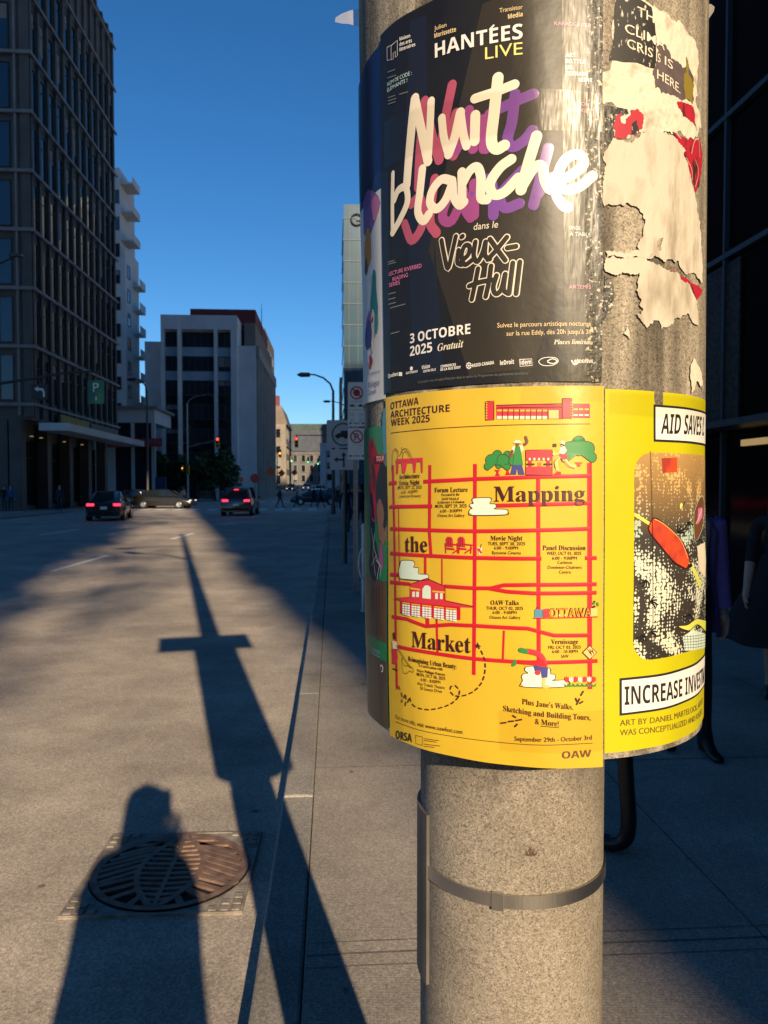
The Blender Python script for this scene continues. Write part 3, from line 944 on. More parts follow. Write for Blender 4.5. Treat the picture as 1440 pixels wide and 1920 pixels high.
for s_, a, b in (('ART', (1060, 108), (1079, 108)), ('BATTLE', (1060, 119), (1097, 121)), ('EN', (1060, 131), (1072, 131)), ('TERRAIN', (1060, 142), (1101, 144)), ('MINÉ', (1085, 154), (1110, 155))):
    T(s_, a, b, 7.5, 'ice', 3, 0.012)
T('PIGEON', (1070, 198), (1104, 200), 7, 'pink', 3); T('ROUGE', (1070, 210), (1102, 212), 7, 'pink', 3)
T('LECTURE RIVERBED', (732, 518), (792, 502), 7.5, 'pink', 3); T('READING', (738, 528), (766, 519), 7.5, 'pink', 3); T('SERIES', (732, 539), (751, 533), 7.5, 'pink', 3)
T('ONDE', (1066, 431), (1088, 432), 7, 'ice', 3); T('À TABLE', (1067, 443), (1107, 444), 7, 'ice', 3); T('ARTEMIS', (1066, 542), (1107, 542), 7, 'pink', 3)
T('3 OCTOBRE', (769, 644), (883, 626), 18, 'white', 3, 0.02); T('2025', (769, 668), (812, 660), 18, 'white', 3, 0.02)
T(serif_i('Gratuit'), (822, 659), (870, 651), 14, 'cream', 3)
T("Suivez le parcours artistique nocturne", (933, 615), (1107, 612), 9, 'tan', 3); T("sur la rue Eddy, dès 20h jusqu'à 3h", (950, 630), (1107, 627), 9, 'tan', 3)
T(serif_i('Places limit') + 'é' + serif_i('es'), (1038, 646), (1107, 646), 9, 'cream', 3)
for s_, a, b, cp in (('Québec', (730, 709), (748, 704), 7), ('GATINEAU', (762, 702), (784, 698), 4.2), ('Vision', (792, 693), (808, 690), 7), ('CENTRE-VILLE', (795, 699), (819, 695), 4.2),
                     ('COMMERCES', (828, 690), (856, 686), 4.6), ('DE LA RUE EDDY', (828, 696), (865, 691), 4.6), ('RADIO-CANADA', (886, 689), (927, 683), 6),
                     ('leDroit', (938, 685), (964, 682), 8), ('idem', (976, 684), (996, 683), 9), ('DÉRIVE', (1085, 681), (1111, 681), 6)):
    T(s_, a, b, cp, 'white', 3, 0.02)
A.ribbon([(974, 674), (997, 673), (998, 685), (975, 687)], 1.0, 'white', 3, smooth=False, closed=True)
A.ellipse((772, 691), 4, 4, 'white', 3); A.rect(749, 698, 755, 705, 'white', 3)
for a in range(0, 360, 45): A.ellipse((880 + 4 * cos(radians(a)), 686 + 5 * sin(radians(a))), 1.5, 1.5, 'white', 3, 8)
A.ellipse((880, 686), 1.8, 1.8, 'white', 3, 10)
A.ribbon([(1010, 678), (1020, 671), (1040, 671), (1046, 678), (1036, 685), (1018, 685)], 1.2, 'white', 3, closed=True); A.ribbon([(1026, 678), (1036, 673), (1044, 678), (1036, 682)], 1.6, 'white', 3, closed=True)
A.ribbon([(1071, 677), (1076, 684), (1083, 680), (1082, 675)], 2.6, 'white', 3); A.ellipse((1078, 678), 2, 3, 'white', 3, 10)
T('Ce projet a reçu un appui financier dans le cadre du Programme de partenariat territorial', (785, 719), (990, 702), 5, 'dim', 3)
A.done('concert_poster', 'black glossy poster with cream brush lettering and purple shadow letters on the drum', 'poster', 'posters glued round the pole')

# --- the yellow festival poster
A = Art(0.0012)
T = A.text
s0 = pix(727, 1000)[0]; s1 = pix(1131, 1000)[0]
zt = pix(1000, 724)[1]; zbm = pix(985, 1437)[1]
def curl(ss, zz):
    u = (ss - s0) / (s1 - s0); v_ = (zz - zbm) / 0.10
    return max(0.0, 1 - v_) ** 2 * 0.006 * (1.0 if u < 0.7 else max(0, 1 - (u - 0.7) / 0.3))
A.sheet(s0, s1, zbm, zt, 'yellow')
for b_, a, c in (('OTTAWA', (734, 768), (786, 758)), ('ARCHITECTURE', (734, 784), (845, 772)), ('WEEK 2025', (735, 799), (808, 791))):
    T(b_, a, c, 13, 'maroon', 2, 0.012)
A.ribbon([(735, 812), (900, 799), (1000, 796), (1105, 795)], 1.3, 'maroon', 2)
A.ribbon([(743, 1353), (800, 1371), (905, 1388), (985, 1395), (1060, 1395), (1110, 1393)], 1.2, 'maroon', 2)
# street grid
rw = 7.2
for x0, y0, x1, y1, q in ((738, 872, 746, 1292, rw), (808, 872, 806, 1000, rw), (806, 1000, 809, 1046, rw), (891, 870, 889, 1265, rw), (1009, 896, 1010, 1240, rw), (1104, 868, 1106, 1292, rw + 1.5),
                          (798, 1045, 798, 1080, 6), (829, 1048, 829, 1096, 3.2), (802, 1158, 803, 1176, 9), (819, 1160, 821, 1226, 5), (945, 1182, 943, 1236, 4), (749, 954, 751, 1090, 2.5)):
    A.ribbon([(x0, y0), ((x0 + x1) / 2, (y0 + y1) / 2), (x1, y1)], q, 'red', 2, smooth=False, cap=False)
for pts in ([(731, 906), (746, 905)], [(796, 903), (860, 900), (891, 898), (960, 896), (1010, 894), (1106, 892)], [(732, 950), (812, 949)], [(930, 948), (1010, 946), (1106, 943)],
            [(733, 991), (808, 994), (891, 996), (1010, 994), (1106, 991)], [(733, 1037), (808, 1042), (891, 1046), (1015, 1047)], [(1096, 1046), (1118, 1046)], [(733, 1077), (752, 1078)],
            [(733, 1091), (772, 1095)], [(833, 1099), (891, 1103), (920, 1103), (945, 1097), (1000, 1096), (1118, 1095)], [(915, 1103), (950, 1109), (1000, 1112), (1118, 1111)],
            [(737, 1156), (765, 1160), (800, 1174), (845, 1171), (891, 1173), (990, 1178), (1012, 1184), (1038, 1191), (1106, 1191)],
            [(738, 1209), (790, 1220), (830, 1227), (891, 1235), (960, 1240), (1120, 1239)]):
    A.ribbon(pts, rw, 'red', 3, smooth=False, cap=False)
for w_, a, c, cp in (('Mapping', (927, 940), (1095, 939), 29), ('the', (763, 1034), (803, 1035), 30), ('Market', (776, 1212), (884, 1224), 31)):
    T(serif(w_), a, c, cp, 'maroon', 6)
ev = ((('Architecture', 1, (751, 898), (789, 896)), ('Trivia Night', 1, (751, 910), (789, 908)), ('MON, SEPT 22, 2025', 2, (749, 917), (793, 916)), ('6:00 - 8:00PM', 0, (755, 926), (785, 924)), ('Lowertown Brewery', 0, (751, 933), (791, 932))),
      (('Forum Lecture', 1, (817, 923), (878, 922)), ('Presented by the', 3, (830, 930), (863, 929)), ('Azrieli School of', 3, (830, 937), (862, 937)), ('Architecture & Urbanism', 3, (822, 944), (872, 943)), ('MON, SEPT 29, 2025', 2, (818, 952), (876, 951)), ('6:00 - 8:00PM', 0, (827, 961), (867, 960)), ('Ottawa Art Gallery', 0, (822, 969), (872, 969))),
      (('Movie Night', 1, (920, 1013), (980, 1013)), ('TUES, SEPT 30, 2025', 2, (915, 1022), (985, 1022)), ('6:00 - 9:00PM', 0, (927, 1030), (972, 1030)), ('Bytowne Cinema', 0, (923, 1039), (977, 1039))),
      (('Panel Discussion', 1, (1017, 1031), (1097, 1031)), ('WED, OCT 01, 2025', 2, (1025, 1040), (1089, 1040)), ('6:00 - 9:00PM', 0, (1035, 1049), (1081, 1049)), ('Carleton', 0, (1045, 1057), (1072, 1057)), ('Dominion-Chalmers', 0, (1027, 1066), (1090, 1066)), ('Centre', 0, (1048, 1075), (1070, 1075))),
      (('OAW Talks', 1, (920, 1134), (973, 1134)), ('THUR, OCT 02, 2025', 2, (912, 1143), (981, 1143)), ('6:00 - 9:00PM', 0, (924, 1151), (969, 1151)), ('Ottawa Art Gallery', 0, (918, 1160), (976, 1160))),
      (('Vernissage', 1, (1033, 1207), (1084, 1207)), ('FRI, OCT 03, 2025', 2, (1028, 1216), (1089, 1216)), ('6:00 - 10:30PM', 0, (1035, 1224), (1083, 1224)), ('SAW', 0, (1052, 1233), (1066, 1233))),
      (('Reimagining Urban Beauty:', 1, (769, 1238), (857, 1254)), ('A Conversation with', 3, (788, 1249), (831, 1257)), ('Mayor Philippe Pemezec', 3, (785, 1258), (836, 1267)), ('MON, OCT 06, 2025', 2, (785, 1266), (836, 1275)), ('6:00 - 8:00PM', 0, (792, 1276), (827, 1282)), ('Alex Trebek Theatre', 0, (786, 1283), (835, 1292)), ('50 Sussex Drive', 0, (791, 1292), (830, 1299))))
for grp in ev:
    for s_, k_, a, c in grp:
        if k_ == 1: T(serif(s_), a, c, 9, 'maroon', 4)
        elif k_ == 2: T(s_, a, c, 6.2, 'maroon', 4, 0.004)
        elif k_ == 3: T(serif(s_), a, c, 5, 'maroon', 4)
        else: T(s_, a, c, 6.0, 'maroon', 4)
# clear ground under the lines of type that cross the grid
# old station along the top
A.rect(911, 753, 927, 787, 'brick', 2); A.rect(931, 759, 1055, 786, 'brick', 2); A.rect(1054, 748, 1071, 784, 'brick', 3); A.rect(1071, 757, 1105, 784, 'brick', 2)
for k_ in range(9): A.rect(933 + k_ * 10.6, 768, 941.5 + k_ * 10.6, 771.5, 'yellow_halo', 3); A.rect(932 + k_ * 10.6, 780, 941 + k_ * 10.6, 785.5, 'cream', 3)
for k_ in range(9): A.ribbon([(942.3 + k_ * 10.6, 767), (942.3 + k_ * 10.6, 786)], 1.2, 'maroon', 4, smooth=False)
A.rect(1029, 769, 1047, 785, 'peach', 3)
for k_ in range(3): A.rect(1074 + k_ * 10.4, 766, 1082 + k_ * 10.4, 769.5, 'yellow_halo', 3); A.rect(1074 + k_ * 10.4, 777, 1082 + k_ * 10.4, 780, 'cream', 3)
for x in (911, 1070):
    for y in range(753, 786, 5): A.rect(x - 0.5, y, x + 3, y + 3, 'yellow_halo', 4)
for p in ([(911, 753), (927, 752), (927, 787), (911, 788)], [(1054, 747), (1071, 747), (1071, 784), (1054, 784)], [(931, 760), (1054, 757)], [(931, 765), (1054, 763)]): A.ribbon(p, 1.0, 'maroon', 5, smooth=False, closed=len(p) > 2)
# trees
for cx, cy, q, dx in ((933, 867, 1.0, 0), (952, 866, 0.9, 0), (1084, 848, 1.35, 0)):
    lay = 3 if cx != 952 else 2
    pts = []
    for ex, ey, er in ((0, -14, 9), (12, -5, 10), (17, 7, 8), (-17, 7, 8), (-12, -5, 10)):
        pts.append((ex, ey, er))
    ol = []
    for a in range(0, 360, 10):
        ca, sa = cos(radians(a)), sin(radians(a)); best = 5
        for ex, ey, er in pts:
            bq = ex * ca + ey * sa; cq = ex * ex + ey * ey - er * er
            if bq * bq - cq > 0: best = max(best, bq + sqrt(bq * bq - cq))
        if sa > 0.25: best = min(best, 15 / sa)
        ol.append((cx + best * ca * q, cy + best * sa * q))
    A.poly(ol, 'p_green', lay); A.ribbon(ol, 1.0, 'maroon', lay + 1, smooth=False, closed=True)
    A.poly([(cx - 6 * q, cy + 14 * q), (cx + 6 * q, cy + 14 * q), (cx + 2, cy + 18 * q), (cx + 2, cy + 20 * q), (cx + 5, cy + 25), (cx - 5, cy + 25), (cx - 2, cy + 20 * q), (cx - 2, cy + 18 * q)], 'red', lay)
# man with raised arm, apron and hat
A.poly([(961, 872), (979, 872), (984, 890), (972, 890), (970, 876), (968, 890), (957, 890)], 'p_navy', 4)
A.poly([(966, 838), (975, 837), (978, 850), (981, 872), (962, 872), (964, 852)], 'p_green', 5)
A.poly([(961, 838), (966, 836), (966, 850), (962, 848), (957, 852)], 'cream', 4); A.poly([(975, 836), (981, 834), (982, 842), (978, 848), (976, 848)], 'cream', 4)
A.ribbon([(961, 846), (956, 857)], 5, 'p_brown', 4); A.ribbon([(983, 834), (988, 829), (986, 820)], 5.5, 'p_brown', 4)
A.ellipse((970.5, 833), 3.2, 4, 'p_brown', 5, 10); A.rect(963, 828, 978, 831, 'cream', 6); A.rect(966, 825.5, 975, 829, 'cream', 6)
# kiosk
A.rect(986, 844, 1035, 860, 'brick', 4); A.rect(986, 875, 1035, 890, 'brick', 4); A.rect(990, 860, 997, 875, 'red', 3); A.rect(1024, 860, 1031, 875, 'red', 3); A.rect(1008, 867, 1015, 875, 'orange', 3)
A.rect(987, 869, 1002, 872, 'maroon', 5); A.rect(1019, 869, 1035, 872, 'maroon', 5)
for k_ in range(11): A.ellipse((989 + k_ * 4.3, 861), 2.0, 2.6, 'cream' if k_ % 2 else 'brick', 5, 8)
A.ribbon([(986, 844), (1035, 843), (1035, 891), (986, 891)], 0.9, 'maroon', 6, smooth=False, closed=True)
# walker drinking
A.ribbon([(1038, 847), (1038, 853), (1046, 850), (1050, 843)], 3.5, 'peach', 4); A.rect(1036, 832, 1043, 838, 'maroon', 5); A.ellipse((1054, 832), 4, 5, 'cream', 5, 12); A.ribbon([(1052, 833), (1056, 835)], 3, 'maroon', 6)
A.poly([(1050, 840), (1057, 836), (1062, 845), (1056, 852), (1048, 850)], 'cream', 5)
A.poly([(1046, 853), (1056, 850), (1064, 855), (1062, 861), (1054, 862)], 'brick', 5)
A.ribbon([(1048, 857), (1042, 866), (1044, 880)], 6, 'peach', 4); A.ribbon([(1056, 860), (1066, 872), (1076, 876)], 6, 'peach', 4); A.ribbon([(1048, 856), (1039, 866), (1041, 879)], 0.9, 'maroon', 5); A.ribbon([(1057, 863), (1066, 874), (1076, 878)], 0.9, 'maroon', 5)
A.poly([(1036, 890), (1044, 884), (1051, 885), (1051, 890)], 'red', 5)
# clouds
def cloud(pts, lay=4):
    A.poly(pts, 'cloud', lay); A.ribbon(pts, 1.2, 'maroon', lay + 1, closed=True)
cloud([(889, 934), (918, 933), (922, 938), (919, 944), (929, 945), (931, 951), (928, 954), (950, 955), (953, 960), (948, 965), (886, 966), (880, 961), (882, 955), (886, 953), (881, 948), (884, 944), (888, 944), (886, 938)])
cloud([(755, 1051), (776, 1051), (780, 1058), (778, 1063), (787, 1065), (787, 1075), (802, 1077), (805, 1082), (798, 1088), (752, 1084), (750, 1070), (752, 1062)])
cloud([(986, 1250), (1000, 1248), (1030, 1252), (1032, 1262), (1040, 1264), (1041, 1272), (1036, 1275), (1062, 1275), (1062, 1287), (982, 1287), (977, 1281), (980, 1275), (978, 1268), (982, 1262), (990, 1261), (984, 1256)], 3)
# market hall
A.poly([(772, 1095), (802, 1084), (836, 1099), (836, 1126), (772, 1120)], 'brick', 5)
A.poly([(772, 1101), (790, 1104), (790, 1107), (772, 1104)], 'yellow_halo', 6); A.poly([(812, 1107), (836, 1109), (836, 1112), (812, 1110)], 'yellow_halo', 6)
A.poly([(794, 1121), (794, 1104), (798, 1098), (803, 1097), (808, 1100), (809, 1106), (809, 1123)], 'cloud', 6)
for x in (776, 783, 817, 826): A.rect(x, 1109 if x < 800 else 1112, x + 5, 1119 if x < 800 else 1123, 'cloud', 6)
A.poly([(740, 1121), (774, 1118), (836, 1125), (890, 1136), (890, 1139), (850, 1137), (755, 1126)], 'brick', 6)
A.poly([(754, 1125), (864, 1138), (864, 1162), (754, 1149)], 'red', 5)
for k_, (x0, x1) in enumerate(((758, 772), (775, 790), (794, 810), (815, 833), (837, 857))):
    dy = k_ * 2.6
    A.poly([(x0, 1132 + dy), (x1, 1134 + dy), (x1, 1153 + dy + 2), (x0, 1151 + dy)], 'white', 6)
    A.poly([(x0, 1128.5 + dy), (x1, 1130.5 + dy), (x1, 1132.5 + dy), (x0, 1130.5 + dy)], 'yellow_halo', 6)
    for q in (0.33, 0.66): A.ribbon([(x0 + (x1 - x0) * q, 1132 + dy), (x0 + (x1 - x0) * q, 1153 + dy)], 0.9, 'maroon', 7, smooth=False)
    for q in range(4): A.ribbon([(x0, 1136 + dy + q * 4.4), (x1, 1137.5 + dy + q * 4.4)], 0.8, 'maroon', 7, smooth=False)
A.ribbon([(772, 1095), (802, 1084), (836, 1099), (836, 1126), (890, 1137)], 1.1, 'maroon', 8, smooth=False)
# pair of garden chairs, drink
for x in (837, 859):
    A.poly([(x, 1010), (x + 3, 1006), (x + 9, 1006), (x + 13, 1010), (x + 14, 1026), (x + 1, 1024)], 'brick', 4)
    A.poly([(x - 2, 1018), (x, 1018), (x + 1, 1037), (x - 1, 1037)], 'red', 4); A.poly([(x + 1, 1026), (x + 16, 1028), (x + 17, 1031), (x + 3, 1030)], 'red', 5)
    A.poly([(x + 12, 1036), (x + 26, 1026), (x + 27, 1029), (x + 14, 1038)], 'red', 4); A.ribbon([(x + 10, 1020), (x + 27, 1022)], 2.5, 'red', 5)
    for q in (3, 6, 9): A.ribbon([(x + q, 1008), (x + q, 1024)], 0.8, 'maroon', 6, smooth=False)
    A.ribbon([(x + 25, 1022), (x + 24, 1037)], 2.5, 'red', 4)
A.poly([(896, 1026), (904, 1026), (903, 1040), (898, 1040)], 'cream', 4); A.ribbon([(898, 1030), (902, 1036)], 4, 'brick', 5); A.ribbon([(900, 1030), (903, 1020)], 1, 'maroon', 5)
# lettered sign with shopping bags
T('OTTAWA', (1029, 1157), (1107, 1156), 17, 'maroon', 6, 0.035); T('OTTAWA', (1029, 1157), (1107, 1156), 17, 'p_orange', 7, -0.005)
A.rect(1002, 1142, 1017, 1158, 'p_blue', 5); A.poly([(1018, 1142), (1029, 1140), (1029, 1157), (1018, 1157)], 'brick', 5); A.rect(1107, 1140, 1119, 1156, 'peach', 5)
A.ribbon([(1001, 1158), (1119, 1156)], 2, 'red', 6, smooth=False); A.ribbon([(1005, 1142), (1008, 1136), (1012, 1142)], 1.2, 'red', 6)
for q in range(7): A.ellipse((1110 + random.uniform(0, 12), 1131 + random.uniform(-4, 7)), 2.2, 2.2, 'p_green' if q % 3 else 'maroon', 6, 7)
# tumbling figure
A.ribbon([(989, 1220), (1006, 1224), (1016, 1232), (1021, 1246)], 10, 'brick', 5); A.poly([(971, 1238), (1018, 1236), (1024, 1248), (1020, 1250), (1000, 1246), (972, 1244)], 'red', 6)
A.ribbon([(977, 1218), (986, 1220)], 9, 'p_green', 6); A.poly([(959, 1247), (965, 1236), (969, 1236), (968, 1246), (963, 1249)], 'p_green', 6)
A.poly([(1000, 1247), (1027, 1250), (1026, 1269), (1016, 1270), (1014, 1258), (1003, 1257)], 'p_navy', 6); A.ellipse((1008, 1260), 5, 4.5, 'brick', 7, 10); A.ribbon([(1020, 1270), (1019, 1285), (1027, 1286)], 6, 'peach', 5)
# tulips, warning sign
for q in range(7):
    x = 1062 + q * 8.4
    A.poly([(x - 4, 1268), (x - 2, 1271), (x, 1267), (x + 2, 1271), (x + 4, 1268), (x + 4, 1276), (x, 1279), (x - 4, 1276)], 'brick' if q % 2 == 0 else 'cream', 6)
    A.poly([(x - 6, 1280), (x, 1285), (x + 6, 1280), (x + 3, 1287), (x - 3, 1287)], 'p_green', 6)
A.poly([(1105, 1209), (1119, 1223), (1105, 1237), (1091, 1223)], 'maroon', 6); A.poly([(1105, 1211), (1117, 1223), (1105, 1235), (1093, 1223)], 'peach', 7)
for q in range(5): A.ribbon([(1101 + q * 2, 1217 + 3 * (q % 2)), (1104 + q * 2, 1222 + 3 * (q % 3))], 1.4, 'maroon', 8)
# walker with a dog
A.ribbon([(741, 1188), (742, 1196)], 6, 'maroon', 5); A.poly([(738, 1202), (746, 1202), (749, 1216), (739, 1216)], 'cream', 5); A.poly([(738, 1215), (746, 1216), (749, 1232), (746, 1245), (739, 1244)], 'brick', 5)
A.ribbon([(746, 1210), (756, 1225), (775, 1252)], 1.6, 'maroon', 6); A.ribbon([(757, 1233), (761, 1246), (771, 1248), (778, 1252), (778, 1260), (772, 1257), (766, 1262), (759, 1258)], 0.9, 'maroon', 5, closed=True); A.ribbon([(740, 1253), (748, 1257)], 2.5, 'maroon', 5)
# fountain of the bridge
A.poly([(745, 861), (795, 858), (795, 886), (792, 886), (791, 866), (783, 866), (781, 886), (778, 886), (776, 868), (766, 868), (762, 887), (757, 887), (755, 868), (750, 868), (749, 888), (746, 888)], 'brick', 4)
for p in ([(738, 880), (739, 850), (744, 841), (749, 848)], [(748, 862), (749, 847), (744, 843)], [(752, 855), (758, 843), (765, 842), (771, 850), (775, 862)], [(757, 860), (760, 848), (765, 847), (770, 856)], [(756, 838), (757, 850)]):
    A.ribbon(p, 1.1, 'maroon', 5)
# dashed flight line
path = [(896, 1210), (904, 1222), (910, 1238), (911, 1252), (909, 1266), (905, 1278), (898, 1288), (889, 1296), (877, 1302), (864, 1305), (852, 1304), (845, 1296), (846, 1287), (855, 1285), (863, 1293), (862, 1305), (855, 1313), (847, 1319), (836, 1324), (822, 1328), (806, 1330), (792, 1328), (780, 1323), (774, 1316), (772, 1306), (768, 1316), (763, 1322), (765, 1310), (764, 1300), (759, 1310), (756, 1316), (757, 1303), (752, 1290), (746, 1276)]
acc = []
for a, c in zip(path, path[1:]):
    n_ = max(1, int(math.dist(a, c) / 2))
    acc += [(a[0] + (c[0] - a[0]) * q / n_, a[1] + (c[1] - a[1]) * q / n_) for q in range(n_)]
for q in range(0, len(acc) - 5, 6): A.ribbon(acc[q:q + 4], 2.6, 'maroon', 5, smooth=False)
A.poly([(890, 1209), (895, 1208), (896, 1203), (898, 1208), (903, 1212), (897, 1212), (893, 1216), (894, 1211)], 'maroon', 5)
for p in ([(1093, 1296), (1089, 1303)], [(1079, 1309), (1081, 1314)], [(1092, 1315), (1087, 1318)], [(1086, 1310), (1081, 1320)], [(940, 1355), (949, 1354)], [(954, 1352), (963, 1351)], [(968, 1350), (978, 1348)], [(962, 1341), (967, 1344)], [(966, 1361), (970, 1357)]):
    A.ribbon(p, 3, 'maroon', 5, smooth=False)
T(serif('Plus Jane') + '’' + serif('s Walks,'), (979, 1319), (1074, 1330), 10.5, 'maroon', 4); T(serif('Sketching and Building Tours,'), (944, 1332), (1107, 1350), 10.5, 'maroon', 4); T(serif('& More!'), (1003, 1356), (1047, 1361), 10.5, 'maroon', 4)
A.ribbon([(1014, 1360), (1047, 1363)], 1.2, 'maroon', 4, smooth=False)
T('For more info, visit www.oawfest.com', (744, 1347), (868, 1376), 8, 'maroon', 4); T('September 29th - October 3rd', (965, 1388), (1109, 1386), 8.5, 'maroon', 4, 0.004)
T('ORSA', (744, 1384), (775, 1391), 15, 'sign_black', 4, 0.05); T('OAW', (1053, 1421), (1108, 1418), 13, 'p_brown', 4, 0.06)
A.ribbon([(782, 1378), (795, 1381), (795, 1397), (782, 1393)], 1, 'maroon', 4, smooth=False, closed=True)
for y, q in ((1384, 26), (1387.5, 22), (1394, 28), (1398, 18)): A.ribbon([(798, y), (798 + q, y + q * 0.15)], 1.2, 'maroon', 4, smooth=False)
fest = A.done('festival_poster', 'yellow poster with a red street grid and small drawings of a market, on the drum', 'poster', 'posters glued round the pole')

# --- lime poster round the right flank
A = Art(0.0007)
T = A.text
s0 = pix(1134, 1000)[0]; s1 = R0 * radians(118)
A.sheet(s0, s1, pix(1150, 1411)[1], pix(1160, 730)[1], 'lime')
def rect_sz(x0, x1, z0, z1, m_, lay): A.poly([(x0, z0), (x1, z0), (x1, z1), (x0, z1)], m_, lay, raw=True)
def frame(pt, pb, end, m_):
    a = pix(*pt); c = pix(*pb)
    rect_sz(a[0], end, c[1], a[1], 'sign_black', 1)
    rect_sz(a[0] + 0.0028, end - 0.003, c[1] + 0.0026, a[1] - 0.0026, m_, 2)
frame((1227, 758), (1227, 828), R0 * radians(112), 'white')
T('AID SAVES L', (1240, 813), (1319, 817), 36, 'sign_black', 3, 0.012, slant=0.12)
frame((1162, 1272), (1162, 1342), R0 * radians(112), 'white')
T('INCREASE INVESTM', (1171, 1322), (1319, 1279), 33, 'sign_black', 3, 0.03)
T('ART BY DANIEL MARTELOCK, ARTIST', (1162, 1361), (1318, 1318), 11, 'p_brown', 2); T('WAS CONCEPTUALIZED AND FUNDED', (1162, 1379), (1317, 1338), 11, 'p_brown', 2)
a = pix(1189, 1000); zt_ = pix(1240, 849)[1]; zb_ = pix(1225, 1236)[1]; e_ = R0 * radians(108); rr = 0.022
out = [(e_, zb_), (e_, zt_)]
for q in range(7): t = pi / 2 + (pi / 2) * q / 6; out.append((a[0] + rr + rr * cos(t), zt_ - rr + rr * sin(t)))
for q in range(7): t = pi + (pi / 2) * q / 6; out.append((a[0] + rr + rr * cos(t), zb_ + rr + rr * sin(t)))
A.poly(out, 'halftone', 1, raw=True)
f7 = lambda pts: [(1120 + x / 4.5, 720 + y / 4.5) for x, y in pts]
f8 = lambda pts: [(1120 + x / 4.5, 1060 + y / 4.5) for x, y in pts]
A.poly(f7([(545, 625), (670, 620), (668, 745), (550, 750)]), 'lozenge', 2)
A.poly(f7([(310, 1085), (330, 1095), (450, 1175), (440, 1200), (310, 1115)]), 'lime2', 2)
loz = f7([(445, 1160), (475, 1130), (560, 1185), (700, 1320), (770, 1490), (740, 1555), (640, 1500), (500, 1340), (425, 1230)])
A.poly(loz, 'lozenge', 3); A.ribbon(loz, 2.2, 'maroon', 4, closed=True); A.ribbon(f7([(475, 1140), (560, 1190), (690, 1320), (750, 1470)]), 1.4, 'peach', 5)
A.poly(f7([(750, 1490), (780, 1510), (840, 1590), (880, 1700), (860, 1720), (800, 1590)]), 'lime2', 2)
bird = f7([(880, 945), (840, 1010), (805, 1120), (815, 1330), (850, 1300), (890, 1180), (898, 1000)])
A.poly(bird, 'p_brown', 3); A.ribbon(bird, 1.4, 'cream', 4, closed=True); A.poly(f7([(850, 1050), (885, 1040), (885, 1120), (840, 1190)]), 'pink', 4); A.ribbon(f7([(880, 1060), (825, 1180)]), 2, 'white', 5)
A.poly(f7([(840, 1370), (900, 1330), (905, 1500), (900, 1640), (860, 1560)]), 'cream', 2)
A.ribbon(f7([(820, 1340), (860, 1310), (890, 1340)]), 3, 'sign_black', 4)
A.ellipse((1275, 949), 5, 6, 'lemon', 3); A.ribbon([(1275, 953), (1282, 940)], 1.5, 'sign_black', 4)
strap = f8([(680, 510), (760, 500), (835, 450), (915, 470), (912, 560), (845, 500), (770, 550), (700, 530)])
A.poly(strap, 'lime2', 3); A.ribbon(strap, 1.6, 'maroon', 4, closed=True)
A.poly(f8([(720, 600), (800, 545), (912, 580), (912, 690), (740, 720)]), 'cloud', 2)
for q in range(7): A.ribbon(f8([(735 + q * 24, 590), (745 + q * 22, 710)]), 0.9, 'sign_black', 3)
for q in range(5): A.ribbon(f8([(725, 600 + q * 24), (905, 575 + q * 24)]), 0.8, 'sign_black', 3)
for k_ in range(11):       # dark leaf sprays
    bx, by = random.uniform(1200, 1300), random.uniform(930, 1200); an = random.uniform(0, 6.28)
    for q in range(4):
        a2 = an + (q - 1.5) * 0.6
        A.ribbon([(bx, by), (bx + 6 * cos(a2), by + 7 * sin(a2)), (min(1316, bx + 11 * cos(a2 + .3)), by + 14 * sin(a2 + .3))], 3.0, 'ink_black', 2)
A.ribbon([(1219, 846), (1221, 1000), (1223, 1234)], 0.9, 'sign_black', 6)
A.done('aid_poster', 'lime yellow poster with framed slogans and a dotted picture on the drum', 'poster', 'posters glued round the pole')

# --- torn layers above the lime poster
A = Art(0.0003)
T = A.text
c5 = lambda pts: [(980 + x / 4, y / 4) for x, y in pts]
c7 = lambda pts: [(980 + x / 4, 360 + y / 4) for x, y in pts]
A.poly(c5([(608, -120), (860, -60), (960, 45), (1110, 140), (1240, 250), (1322, 385), (1325, 480), (1305, 640), (1295, 760), (1335, 870), (1345, 960), (1290, 1040), (1200, 1000), (1100, 985), (940, 1010), (850, 1000), (700, 1030), (690, 900), (790, 830), (700, 790), (612, 780)]), 'old_paper2', 0, jag=0.13)
A.poly(c5([(710, -100), (830, -30), (960, 60), (990, 250), (1000, 430), (985, 520), (860, 470), (650, 445), (690, 200)]), 'scratch_black', 1, jag=0.03)
A.poly(c5([(990, 330), (1110, 440), (1200, 510), (1240, 470), (1285, 640), (1275, 760), (1180, 745), (1080, 700), (990, 660), (970, 540), (990, 500)]), 'mauve', 1, jag=0.13)
A.poly(c5([(1225, 420), (1245, 560), (1285, 640), (1275, 780), (1220, 740), (1210, 560)]), 'olive', 2, jag=0.13)
A.poly(c5([(612, 790), (790, 815), (800, 850), (690, 900), (690, 1040), (612, 1110)]), 'worn_black', 1, jag=0.03)
A.poly(c5([(690, 920), (720, 850), (745, 840), (745, 920), (775, 925), (800, 870), (810, 830), (890, 840), (910, 890), (870, 1000), (800, 1005), (690, 1035)]), 'crimson', 2, jag=0.13)
A.poly(c5([(820, 930), (860, 900), (880, 1000), (810, 1010)]), 'scratch_black', 3, jag=0.08)
A.poly(c5([(1160, 760), (1220, 770), (1280, 800), (1290, 900), (1310, 980), (1230, 880)]), 'crimson', 2, jag=0.13)
A.poly(c5([(1120, 990), (1200, 1030), (1240, 1050), (1335, 1010), (1352, 1150), (1335, 1330), (1300, 1440), (1250, 1300), (1190, 1130)]), 'crimson', 2, jag=0.13)
